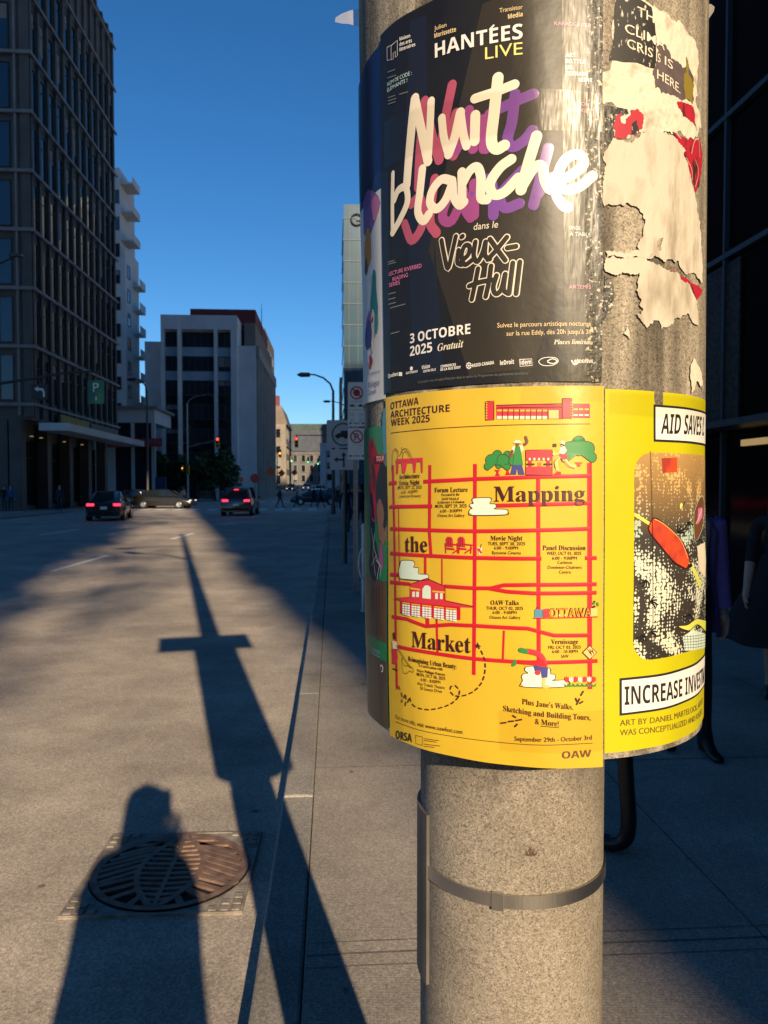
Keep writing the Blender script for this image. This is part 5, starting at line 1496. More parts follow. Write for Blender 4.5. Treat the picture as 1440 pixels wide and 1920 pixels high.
# ------------------------------------------------------------------ trees
def leaf_crown(c, rx, ry, rz, n, size, rnd, gaps=0.35):
    b = MB()
    lobes = [(Vector((max(-0.6, min(0.6, rnd.gauss(0, 0.42))) * rx, max(-0.6, min(0.6, rnd.gauss(0, 0.42))) * ry, rnd.uniform(-0.7, 0.75) * rz)), rnd.uniform(0.32, 0.55)) for _ in range(13)]
    for _ in range(n):
        lc, lr = rnd.choice(lobes)
        d = Vector((rnd.gauss(0, 1), rnd.gauss(0, 1), rnd.gauss(0, 1))).normalized() * (rnd.random() ** 0.4)
        p = Vector(c) + lc + Vector((d.x * rx, d.y * ry, d.z * rz)) * lr
        a = Vector((rnd.gauss(0, 1), rnd.gauss(0, 1), rnd.gauss(0, 0.6))).normalized()
        q = a.cross(Vector((rnd.gauss(0, 1), rnd.gauss(0, 1), rnd.gauss(0, 1)))).normalized()
        s = size * rnd.uniform(0.6, 1.3)
        b.face([p - a * s, p + q * s * 0.5, p + a * s, p - q * s * 0.5], 0 if rnd.random() < 0.65 else 1)
    return b
def tree(label, x, y, h, spread, n, seed, size=0.22, group=None, z0=0.098, trunk=0.32, deep=0.36):
    rnd = random.Random(seed)
    t = thing('street_tree', label, 'tree', (x, y, z0), 0, group)
    b = MB()
    hh = h * trunk
    lean = rnd.uniform(-0.2, 0.2)
    b.tube([(0, 0, 0), (lean * 0.3, 0, hh * 0.5), (lean, 0.1, hh), (lean * 1.2, 0.1, h * 0.75)], [0.03 * h * 0.6, 0.028 * h * 0.6, 0.022 * h * 0.6, 0.008 * h], 8)
    for k in range(6):
        a = rnd.uniform(0, 6.28); r = spread * rnd.uniform(0.4, 0.75)
        b.tube([(lean, 0.1, hh * rnd.uniform(0.85, 1.2)), (r * 0.5 * cos(a), r * 0.5 * sin(a), h * 0.58), (r * cos(a), r * sin(a), h * rnd.uniform(0.65, 0.85))], [0.010 * h, 0.007 * h, 0.003 * h], 6)
    b.build('trunk', 'bark', t)
    leaf_crown((lean, 0, h * (0.5 + trunk * 0.5)), spread, spread, h * deep, n, size, rnd).build('crown', ['leaf', 'leaf2'], t)
    return t
for px, Y, h, sp_, lab in ((278, 92, 6.6, 2.3, 'small dark green tree at the left end of the grey office block'), (306, 90, 5.6, 2.2, 'low bushy tree in front of the first glazed bay'),
                          (334, 88, 5.4, 2.0, 'dark tree behind the waiting bronze car'), (372, 87, 5.2, 2.1, 'leafy green tree just left of the signal pole at the corner'),
                          (404, 88, 6.0, 2.4, 'rounded bright green tree below the yellow traffic signal'), (424, 90, 4.6, 1.6, 'small tree at the right foot of the middle glazed bay')):
    q = at(px, 900, Y)
    tree(lab, q.x, Y, h, sp_, 1500, px, 0.26, 'trees in front of the grey office block', trunk=0.22)
# street trees far behind, seen only as soft mottling in the sunlight
def sunward(u, v): return u * cos(SUN_A) - v * sin(SUN_A), u * sin(SUN_A) + v * cos(SUN_A)
tree('leafy street tree behind the photographer, right of the slot of sun', *sunward(3.2, -50), 34, 2.6, 5200, 5, 0.32, z0=0.0, trunk=0.56, deep=0.28)
tree('leafy street tree behind the photographer, left of the slot of sun', *sunward(-4.75, -52), 34, 3.3, 5600, 9, 0.32, z0=0.0, trunk=0.56, deep=0.28)
tree('tall sparse street tree far behind the photographer', *sunward(-3.0, -57), 41, 4.0, 2300, 12, 0.34, z0=0.0, trunk=0.62, deep=0.19)

# ------------------------------------------------------------------ street furniture
def sign_face_circle(b, cx, cz, r, y, m, w=0.035, n=28):
    for k in range(n):
        a0, a1 = 2 * pi * k / n, 2 * pi * (k + 1) / n
        b.face([(cx + r * cos(a0), y, cz + r * sin(a0)), (cx + r * cos(a1), y, cz + r * sin(a1)), (cx + (r - w) * cos(a1), y, cz + (r - w) * sin(a1)), (cx + (r - w) * cos(a0), y, cz + (r - w) * sin(a0))], m)
def rounded(x0, x1, z0, z1, r=0.03, n=5):
    o = []
    for cx, cz, a in ((x1 - r, z1 - r, 0), (x0 + r, z1 - r, 90), (x0 + r, z0 + r, 180), (x1 - r, z0 + r, 270)):
        for k in range(n): t = radians(a + 90 * k / (n - 1)); o.append((cx + r * cos(t), cz + r * sin(t)))
    return o
def flat_poly(b, pts, y, m):
    b.face([(x, y, z) for x, z in pts], m)
def arrow(b, cx, cz, w, y, m, d):
    flat_poly(b, [(cx + d * w / 2, cz), (cx, cz + w * 0.5), (cx, cz + w * 0.2), (cx - d * w / 2, cz + w * 0.2), (cx - d * w / 2, cz - w * 0.2), (cx, cz - w * 0.2), (cx, cz - w * 0.5)][::d], y, m)

# parking signs on the near post
Yp = 1.62 / (1112 - 912) * F
q = G(667, 1112, 0.098); Yp = q.y
B = thing('parking_sign_post', 'grey channel post with two white no stopping and no parking signs left of the drum', 'sign', (q.x, q.y, 0.098))
U = lambda px: at(px, 900, Yp).x - q.x
V = lambda py: at(660, py, Yp).z - 0.098
b = MB()
for x in (-0.025, 0.025): b.span(x - 0.008, x + 0.008, -0.022, 0.022, 0, V(722))
b.span(-0.018, 0.018, 0.004, 0.018, 0, V(722)); b.build('post', 'grey_metal', B)
S = Yp / F
for py0, py1, kind in ((717, 800, 0), (803, 862, 1)):
    x0, x1, z0, z1 = U(652.5), U(685.5), V(py1), V(py0)
    b = MB(); b.prism(rounded(x0, x1, z0, z1, 0.025), -0.030, -0.026, 0)
    cx = (x0 + x1) / 2; y = -0.0306; y2 = -0.0309; y3 = -0.0312
    cz = V(737) if kind == 0 else V(819); r = 0.10
    if kind == 0:
        flat_poly(b, [(cx + 0.055 * cos(radians(22.5 + 45 * k)), cz + 0.055 * sin(radians(22.5 + 45 * k))) for k in range(8)], y, 3)
        flat_poly(b, [(cx - 0.015, cz - 0.03), (cx + 0.015, cz - 0.03), (cx + 0.022, cz + 0.01), (cx + 0.012, cz + 0.035), (cx - 0.014, cz + 0.035)], y2, 2)
    else: flat_text(b, 'P', cx, cz - 0.055, 0.155, y2, 2, centre=True)
    sign_face_circle(b, cx, cz, r, y3, 1, 0.022)
    dx = r * 0.70; b.face([(cx - dx - 0.007, y3, cz + dx - 0.007), (cx - dx + 0.007, y3, cz + dx + 0.007), (cx + dx + 0.007, y3, cz - dx + 0.007), (cx + dx - 0.007, y3, cz - dx - 0.007)], 1)
    fr = rounded(x0 + 0.008, x1 - 0.008, z0 + 0.008, z1 - 0.008, 0.02)
    if kind == 0:
        for zz in (V(753), V(769)): b.face([(x0 + 0.02, y, zz - 0.002), (x1 - 0.02, y, zz - 0.002), (x1 - 0.02, y, zz + 0.002), (x0 + 0.02, y, zz + 0.002)], 2)
        for sx_ in (-1, 1):       # tow truck pictograms
            xx = cx + sx_ * 0.065; zz = V(761)
            flat_poly(b, [(xx - 0.04, zz - 0.015), (xx + 0.04, zz - 0.015), (xx + 0.04, zz + 0.005), (xx + 0.012, zz + 0.008), (xx, zz + 0.028), (xx - 0.02, zz + 0.012), (xx - 0.04, zz + 0.006)], y, 2)
        for k, zz in enumerate((V(776), V(780), V(786), V(790))):
            for sx_ in (-1, 1): b.face([(cx + sx_ * 0.068 - 0.035, y, zz - 0.005), (cx + sx_ * 0.068 + 0.035, y, zz - 0.005), (cx + sx_ * 0.068 + 0.035, y, zz + 0.005), (cx + sx_ * 0.068 - 0.035, y, zz + 0.005)], 4)
        za = V(794)
    else:
        flat_text(b, '9:00 - 15:30', cx, V(836), 0.034, y, 4, centre=True); za = V(855)
    for sx_ in (-1, 1): arrow(b, cx + sx_ * 0.095, za, 0.045, y, 2, sx_)
    b.face([(cx - 0.05, y, za - 0.012), (cx + 0.05, y, za - 0.012), (cx + 0.05, y, za + 0.012), (cx - 0.05, y, za + 0.012)], 4)
    o = b.build('sign_plate', ['sign_white', 'sign_red', 'sign_black', 'sign_red', mat('faded_print', (0.42, 0.44, 0.42), 0.5)], B)
    o['label'] = ('white no stopping plate with a red ring', 'white no parking plate with a red ring')[kind]

# truck route sign on the dark post behind
q = G(647, 1056, 0.098); Yq = q.y
B = thing('truck_route_sign', 'large truck route sign with a green ring above an arrow plate, on a dark post', 'sign', (q.x, q.y, 0.098))
U = lambda px: at(px, 900, Yq).x - q.x
V = lambda py: at(660, py, Yq).z - 0.098
b = MB(); b.lathe([(0.045, 0), (0.045, V(785))], (0.0, 0, 0), 12); b.build('post', 'dark_metal', B)
x0, x1 = U(613), U(673)
b = MB(); b.prism(rounded(x0, x1, V(840), V(788), 0.03), -0.060, -0.052, 0)
cx = U(644); cz = V(815); r = 0.245
sign_face_circle(b, cx, cz, r, -0.0606, 1, 0.035, 36)
z_ = cz - 0.03
flat_poly(b, [(cx - 0.17, z_ - 0.03), (cx + 0.16, z_ - 0.03), (cx + 0.16, z_ + 0.11), (cx - 0.05, z_ + 0.11), (cx - 0.06, z_ + 0.06), (cx - 0.11, z_ + 0.055), (cx - 0.17, z_ + 0.015)], -0.0606, 2)
for xx in (-0.11, 0.05, 0.115): flat_poly(b, [(cx + xx + 0.034 * cos(t), z_ - 0.03 + 0.034 * sin(t)) for t in [2 * pi * k / 14 for k in range(14)]], -0.0609, 2)
o = b.build('sign_plate', ['stone_grey', 'sign_green', 'sign_black'], B)
b = MB(); x0 = U(619); b.prism(rounded(x0, x1, V(881), V(843), 0.03), -0.060, -0.052, 0)
cx = U(645); cz = V(862); y = -0.0606
b.face([(cx - 0.02, y, cz - 0.16), (cx + 0.02, y, cz - 0.16), (cx + 0.02, y, cz + 0.08), (cx - 0.02, y, cz + 0.08)], 1)
flat_poly(b, [(cx - 0.055, cz + 0.08), (cx + 0.055, cz + 0.08), (cx, cz + 0.16)], y, 1)
b.face([(cx - 0.13, y - 0.0003, cz - 0.02), (cx - 0.02, y - 0.0003, cz - 0.02), (cx - 0.02, y - 0.0003, cz + 0.02), (cx - 0.13, y - 0.0003, cz + 0.02)], 1)
flat_poly(b, [(cx - 0.13, cz + 0.06), (cx - 0.21, cz), (cx - 0.13, cz - 0.06)], y, 1)
b.build('sign_plate', ['stone_grey', 'sign_black'], B)

# white post with a ring for locking bicycles
q = G(682, 1146, 0.098)
B = thing('bike_post', 'white post with an oval locking ring beside the parking signs', 'bike rack', (q.x, q.y, 0.098))
h = at(682, 985, q.y).z - 0.098
b = MB(); b.lathe([(0.045, 0), (0.045, 0.01), (0.027, 0.012), (0.027, h), (0.02, h + 0.015), (0.004, h + 0.02)], (0, 0, 0), 16); b.build('post', 'white_metal', B, True)
b = MB(); b.tube([(0.012 + 0.075 * cos(t), -0.035 * 0 + 0.13 * sin(t) * 0.2, h * 0.56 + 0.21 * sin(t)) for t in [2 * pi * k / 28 for k in range(29)]], 0.012, 8, cap=False); b.build('ring', 'white_metal', B, True)

# black loop rack by the pole
q0 = G(1178, 1606, 0.098)
B = thing('loop_rack', 'black bent tube bike rack standing on the shaded pavement behind the pole', 'bike rack', (q0.x, q0.y, 0.098))
b = MB()
r = 0.034; top = at(1168, 1380, q0.y + 0.02).z - 0.098
d = Vector((-0.80, 0.60, 0)).normalized()
pts = [(-0.03 - 0.0, 0.02, 1.0 if top < 1.0 else top), (-0.03, 0.02, 0.75), (-0.01, 0.01, 0.35), (0.0, 0.0, 0.16), (-0.012, 0.008, 0.075), (-0.05, 0.036, 0.042)]
pts += [tuple(d * k + Vector((0, 0, 0.036))) for k in (0.1, 0.2, 0.3, 0.42)]
e = d * 0.42
pts += [tuple(e + d * 0.05 + Vector((0, 0, 0.075))), tuple(e + d * 0.06 + Vector((0, 0, 0.2))), tuple(e + d * 0.05 + Vector((0, 0, 0.75))), tuple(e + d * 0.03 + Vector((0, 0, 1.0)))]
p1 = Vector(pts[-1]); p0 = Vector(pts[0])
pts += [tuple(p1.lerp(p0, 0.1) + Vector((0, 0, 0.09))), tuple(p1.lerp(p0, 0.5) + Vector((0, 0, 0.11))), tuple(p1.lerp(p0, 0.9) + Vector((0, 0, 0.09))), pts[0]]
P2 = [Vector(a) for a in pts]; sm = []
for k in range(len(P2) - 1):
    a = P2[k - 1] if k else P2[-2]; b0, c0 = P2[k], P2[k + 1]; d0 = P2[k + 2] if k + 2 < len(P2) else P2[1]
    for t in (0, .25, .5, .75): sm.append(0.5 * ((2 * b0) + (c0 - a) * t + (2 * a - 5 * b0 + 4 * c0 - d0) * t * t + (3 * b0 - a - 3 * c0 + d0) * t ** 3))
b.tube(sm + [sm[0]], r, 14, cap=False); b.build('bent_tube', 'black_metal', B, True)

# storm drain: square frame and round slotted grate
gx0, gx1 = G(115, 1716).x, G(455, 1716).x; gy0 = G(285, 1716).y; gy1 = G(320, 1568).y
gc = Vector(((gx0 + gx1) / 2 - 0.02, (gy0 + gy1) / 2, 0)); gs = (gx1 - gx0) / 2; R_ = gs * 0.945
GR = math.atan2(G(460, 1568).x - gx1, gy1 - gy0) * -1
B = thing('storm_drain', 'round rusty slotted drain grate in a square frame, set in the road by the kerb', 'drain grate', (gc.x, gc.y, 0), 0.05)
b = MB()
n_ = 64
for k in range(n_):            # frame plate with a round hole
    a0, a1 = 2 * pi * k / n_, 2 * pi * (k + 1) / n_
    def sq(a):
        c_, s_ = cos(a), sin(a); m_ = gs / max(abs(c_), abs(s_)); return (c_ * m_, s_ * m_)
    i0, i1 = (R_ * 1.01 * cos(a0), R_ * 1.01 * sin(a0)), (R_ * 1.01 * cos(a1), R_ * 1.01 * sin(a1))
    b.face([(*i0, 0.010), (*sq(a0), 0.010), (*sq(a1), 0.010), (*i1, 0.010)], 0)
    b.face([(*sq(a0), 0.010), (*sq(a0), 0.0005), (*sq(a1), 0.0005), (*sq(a1), 0.010)], 0)
for sx_, sy_ in ((1, 1), (1, -1), (-1, 1), (-1, -1)):   # raised lugs in the corners
    for u in range(3):
        for v_ in range(3 - u):
            b.box((sx_ * gs * (0.92 - u * 0.13), sy_ * gs * (0.92 - v_ * 0.13), 0.0135), (gs * 0.085, gs * 0.085, 0.006))
M['frame_iron'] = mat('dusty_iron_frame', (0.30, 0.25, 0.20), 0.75, var=0.35, vscale=22, bump=0.3, bscale=120)
for sx_, sy_, lx, ly in ((0, 1, 1, 0), (0, -1, 1, 0), (1, 0, 0, 1), (-1, 0, 0, 1)):
    b.box((sx_ * gs * 0.985, sy_ * gs * 0.985, 0.0095), (gs * 2.0 * lx + gs * 0.03 * ly, gs * 1.94 * ly + gs * 0.03 * lx, 0.008))
b.build('frame', 'drain_rust', B)
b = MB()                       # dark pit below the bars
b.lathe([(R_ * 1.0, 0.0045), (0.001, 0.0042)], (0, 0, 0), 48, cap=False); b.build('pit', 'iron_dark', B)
b = MB()
def ring(r0, r1, z, m=0):
    for k in range(n_):
        a0, a1 = 2 * pi * k / n_, 2 * pi * (k + 1) / n_
        P_ = lambda r_, a_, z_: (r_ * cos(a_), r_ * sin(a_), z_)
        b.face([P_(r0, a0, z), P_(r1, a0, z), P_(r1, a1, z), P_(r0, a1, z)], m)
        b.face([P_(r0, a0, z), P_(r0, a1, z), P_(r0, a1, z - 0.012), P_(r0, a0, z - 0.012)], m)
ring(R_ * 0.90, R_ * 0.995, 0.017)
def bar(x0, y0, x1, y1, w_, z=0.0165):
    d_ = Vector((x1 - x0, y1 - y0, 0)); l_ = d_.length
    b.box(((x0 + x1) / 2, (y0 + y1) / 2, z - 0.006), (l_, w_, 0.012), rz=atan2(d_.y, d_.x))
# leaf-shaped centre field with cross bars, side fields with slanted bars
RL = R_ * 0.80
def leaf_x(y): return R_ * 0.40 * max(0, cos(y / (R_ * 0.93) * pi / 2)) ** 0.8
for k in range(24):
    ya, yb_ = -R_ * 0.9 + R_ * 1.8 * k / 24, -R_ * 0.9 + R_ * 1.8 * (k + 1) / 24
    for s_ in (-1, 1): bar(s_ * leaf_x(ya), ya, s_ * leaf_x(yb_), yb_, R_ * 0.075, 0.0170)
bar(0, -R_ * 0.92, 0, R_ * 0.92, R_ * 0.055, 0.0172)
for k in range(-6, 7):
    y = k * R_ * 0.128
    for s_ in (-1, 1): bar(0, y - 0.0, s_ * leaf_x(y + s_ * 0), y + R_ * 0.03, R_ * 0.062, 0.0164)
for s_ in (-1, 1):
    for k in range(-6, 8):
        y = k * R_ * 0.155 - R_ * 0.10
        x1 = sqrt(max(0, (R_ * 0.93) ** 2 - min(abs(y - R_ * 0.0), R_ * 0.92) ** 2))
        x0 = leaf_x(y + R_ * 0.22)
        if x1 > x0 + 0.02: bar(s_ * x0, y + R_ * 0.22 if abs(y + R_ * 0.22) < R_ * 0.88 else y, s_ * x1, y - R_ * 0.12 if abs(y - R_ * 0.12) < R_ * 0.5 else y, R_ * 0.085, 0.0161)
b.build('grate', 'iron', B)

# green parking sign and turn sign hung from a mast arm on the left
Ym = 29.0
pole_x = at(-150, 900, Ym).x
B = thing('mast_arm', 'long curved mast arm reaching in from the left edge with two hanging signs', 'street light', (pole_x, Ym, 0.098))
Lc = lambda px, py: (lambda v: (v.x - pole_x, 0.0, v.z - 0.098))(at(px, py, Ym))
b = MB(); b.lathe([(0.16, 0), (0.12, 5), (0.08, 11)], (0, 0, 0), 14); b.build('pole', 'dark_metal', B)
b = MB(); b.tube([(0, 0, Lc(0, 745)[2]), Lc(0, 719), Lc(60, 710), Lc(115, 700), Lc(160, 697), Lc(186, 697)], [0.07, 0.06, 0.05, 0.045, 0.04, 0.035], 8); b.build('arm', 'dark_metal', B)
b = MB(); b.tube([(0, 0, 10.6), Lc(-40, 500), Lc(0, 494), Lc(36, 477)], 0.04, 8); b.box(Lc(30, 479), (0.5, 0.2, 0.1)); b.build('lamp_arm', 'dark_metal', B)
def hang_sign(px0, py0, px1, py1, name, label, mats, draw):
    a, c = at(px0, py1, Ym - 0.06), at(px1, py0, Ym - 0.06)
    t = thing(name, label, 'sign', ((a.x + c.x) / 2, Ym - 0.06, a.z))
    b = MB(); w_, h_ = c.x - a.x, c.z - a.z
    b.prism(rounded(-w_ / 2, w_ / 2, 0, h_, 0.03), -0.01, 0.01, 0)
    draw(b, w_, h_); b.build('sign_plate', mats, t)
    b = MB(); b.span(-0.015, 0.015, 0.012, 0.03, h_ - 0.1, h_ + 0.25); b.build('hanger', 'dark_metal', t)
def dP(b, w_, h_):
    flat_text(b, 'P', 0, h_ * 0.50, h_ * 0.56, -0.0106, 1, centre=True); b.span(-0.012, 0.012, -0.0106, -0.0102, h_ * 0.14, h_ * 0.30, 1); arrow(b, 0, h_ * 0.2, 0.01, -0.011, 1, 1)
hang_sign(165, 713, 195, 757, 'parking_sign', 'green parking sign with a white P hanging from the mast arm', ['sign_green', 'sign_white'], dP)
def dL(b, w_, h_):
    b2 = [(w_ * 0.22, h_ * 0.15), (w_ * 0.33, h_ * 0.15), (w_ * 0.33, h_ * 0.5), (w_ * 0.22, h_ * 0.72), (-w_ * 0.08, h_ * 0.74), (-w_ * 0.08, h_ * 0.86), (-w_ * 0.32, h_ * 0.68), (-w_ * 0.08, h_ * 0.5), (-w_ * 0.08, h_ * 0.6), (w_ * 0.15, h_ * 0.58), (w_ * 0.22, h_ * 0.46)]
    flat_poly(b, b2, -0.0106, 1)
hang_sign(59, 720, 89, 749, 'turn_sign', 'black sign with a bent white left turn arrow hanging from the mast arm', ['sign_black', 'sign_white'], dL)

# lamp posts and traffic signals
def signal_head(loc, lit, label, k=1.0, group='traffic signals over the street'):
    t = thing('traffic_signal', label, 'traffic light', loc, 0, group)
    b = MB(); b.span(-0.19 * k, 0.19 * k, -0.1, 0.12, -0.58 * k, 0.58 * k); b.build('housing', 'signal_yellow', t, bevel=0.02)
    for i_, (c_, nm) in enumerate((('red_lamp', 'red'), ('amber_lamp', 'amber'), ('green_lamp', 'green'))):
        z = (0.37 - 0.37 * i_) * k
        b = MB(); b.lathe([(0.001, -0.135), (0.08 * k, -0.13), (0.12 * k, -0.102)], (0, 0, z), 14, axis='Y', cap=False); b.build('lamp_lens', c_ if i_ == lit else 'dead_lamp', t, True)
        b = MB(); b.tube([(0.14 * k * cos(a), -0.13, z + 0.14 * k * sin(a)) for a in [radians(q) for q in range(-10, 191, 20)]], 0.02, 5); b.build('visor', 'sign_black', t)
    b = MB(); b.span(-0.05, 0.05, 0.0, 0.1, 0.582 * k, 0.8 * k); b.build('bracket', 'dark_metal', t)
    return t
def lamp_post(px, Y, z_top, arm, label, m_='grey_metal', mast=None, base_z=0.098):
    q = at(px, 900, Y)
    t = thing('lamp_post', label, 'street light', (q.x, Y, base_z), 0, 'street lights along the road')
    b = MB(); b.lathe([(0.14, 0), (0.14, 0.5), (0.11, 0.6), (0.07, z_top)], (0, 0, 0), 12); b.build('pole', m_, t, True)
    s_ = 1 if arm > 0 else -1
    b = MB(); b.tube([(0, 0, z_top - 0.05), (arm * 0.12, 0, z_top + 0.38), (arm * 0.4, 0, z_top + 0.72), (arm * 0.75, 0, z_top + 0.9), (arm, 0, z_top + 0.92)], [0.06, 0.055, 0.05, 0.045, 0.04], 8); b.build('arm', m_, t, True)
    b = MB(); b.lathe([(0.02, -0.35 * s_), (0.13, -0.3 * s_), (0.14, 0.2 * s_), (0.05, 0.42 * s_)], (arm + 0.25 * s_, 0, z_top + 0.9), 10, axis='X'); b.build('lamp_head', 'dark_metal', t, True)
    if mast:
        b = MB(); b.tube([(0, 0, mast[1]), (mast[0], 0, mast[1] + mast[2])], [0.07, 0.04], 8); b.build('mast_arm', m_, t, True)
    return t
lamp_post(625, 45, at(625, 735, 45).z, at(573, 711, 45).x - at(625, 711, 45).x + 0.2, 'dark lamp post with a bowed arm left of the blue glass tower', 'dark_metal')
za = at(352, 838, 84).z; xa = at(408, 826, 84).x - at(352, 826, 84).x
lamp_post(352, 84, at(352, 758, 84).z, at(390, 741, 84).x - at(352, 741, 84).x, 'grey lamp post with a signal mast arm in front of the glazed bays', 'grey_metal', (xa, za - 0.1, 0.75))
lamp_post(277, 62, at(277, 735, 62).z, -0.9, 'thin dark lamp post with a short arm beside the red awning', 'dark_metal')
lamp_post(578 + 74, 84, at(652, 770, 84).z, -2.0, 'grey lamp post with a long signal mast arm over the far crossing', 'dark_metal', (at(556, 815, 84).x - at(652, 815, 84).x, at(556, 818, 84).z, 0.0))
signal_head(at(408, 830, 83.7), 0, 'yellow traffic signal showing red at the tip of the grey mast arm')
signal_head(at(556, 829, 83.7), 0, 'yellow traffic signal showing red over the middle of the far crossing')
signal_head(at(352, 881, 83.4), 9, 'yellow traffic signal seen from behind, low on the grey lamp post', 0.9)
signal_head(at(342, 878, 83.2), 1, 'small signal glowing orange beside the grey lamp post', 0.55)
signal_head(at(495, 876, 120), 0, 'small far signal showing red by the foot of the grey block', 0.8)
signal_head(at(525, 850, 120), 1, 'far signal glowing orange in front of the limestone building', 1.1)
def post_for(px, Y, z, label, x2=None):
    q = at(px, 900, Y); t = thing('signal_post', label, 'pole', (q.x, Y, 0.05), 0, 'posts that carry the far signals')
    b = MB(); b.lathe([(0.09, 0), (0.06, z)], (0, 0, 0), 10); b.build('pole', 'dark_metal', t)
    if x2:
        b = MB(); b.tube([(0, 0, z - 0.3), (x2, 0, z - 0.1)], 0.04, 6); b.build('arm', 'dark_metal', t)
post_for(490, 120.4, 5.2, 'short dark post carrying the small far red signal'); post_for(520, 120.4, 7.6, 'taller dark post carrying the far orange signal')
for px, py, c_ in ((547, 861, 'leftmost of the far green signals at the end of the street'), (578, 863, 'middle one of the far green signals at the end of the street'), (596, 866, 'rightmost of the far green signals at the end of the street')):
    signal_head(at(px, py, 200), 2, c_, 1.3)
post_for(612, 200.6, at(596, 850, 200).z + 0.6, 'far mast arm that carries the three green signals', at(540, 850, 200).x - at(612, 850, 200).x)
# works signs, barriers
def disc_sign(px, py, Y, r, m_, label, name='warning_sign', hgt=None):
    c = at(px, py, Y); t = thing(name, label, 'sign', (c.x, Y, 0.05), 0)
    b = MB(); n8 = 8
    b.prism([(r * cos(radians(22.5 + 45 * k)), c.z - 0.05 + r * sin(radians(22.5 + 45 * k))) for k in range(n8)], -0.03, -0.01); b.build('sign_plate', m_, t)
    b = MB(); b.lathe([(0.035, 0), (0.03, c.z)], (0, 0.02, 0), 8); b.build('post', 'dark_metal', t)
disc_sign(478, 897, 70, 0.45, 'sign_red', 'round red sign on a post just right of the dark braking car')
disc_sign(452, 899, 72, 0.24, 'orange', 'small orange works sign behind the roof of the braking car')
def cone_sign(px, py, Y, label):
    c = at(px, py, Y); t = thing('works_sign', label, 'sign', (c.x, Y, 0.05), 0, 'orange works signs down the street')
    b = MB(); s_ = 0.65; b.prism([(-s_, c.z - 0.05), (0, c.z - 0.05 - s_), (s_, c.z - 0.05), (0, c.z - 0.05 + s_)], -0.02, 0); b.build('sign_plate', 'orange', t)
    b = MB(); b.span(-0.03, 0.03, 0.002, 0.05, 0, c.z); b.build('post', 'grey_metal', t)
cone_sign(508, 884, 100, 'nearest orange diamond works sign beyond the crossing'); cone_sign(528, 887, 130, 'middle orange diamond works sign down the street'); cone_sign(552, 886, 150, 'farthest orange diamond works sign down the street')
q = at(405, 905, 88)
t = thing('steel_barrier', 'grey steel crowd barrier in front of the trees on the far corner', 'barrier', (q.x, 88, 0.098))
b = MB()
for z in (0.2, 1.1): b.tube([(-1.8, 0, z), (1.8, 0, z)], 0.03, 6)
for k in range(19): b.tube([(-1.8 + k * 0.2, 0, 0.2), (-1.8 + k * 0.2, 0, 1.1)], 0.018, 6)
for x in (-1.6, 1.6): b.tube([(x, -0.3, 0.0), (x, 0, 0.2), (x, 0.3, 0)], 0.025, 6)
b.build('rail', 'grey_metal', t)
q = at(301, 890, 78)
t = thing('info_panel', 'tall blue information panel on the far left corner', 'sign', (q.x, 78, 0.098))
b = MB(); b.span(-0.55, 0.55, -0.08, 0.08, 0.1, 2.6); b.build('panel', mat('panel_blue', (0.02, 0.06, 0.16), 0.4), t, bevel=0.04)
b = MB(); b.span(-0.6, 0.6, -0.12, 0.12, 0, 0.1); b.build('base', 'dark_metal', t)

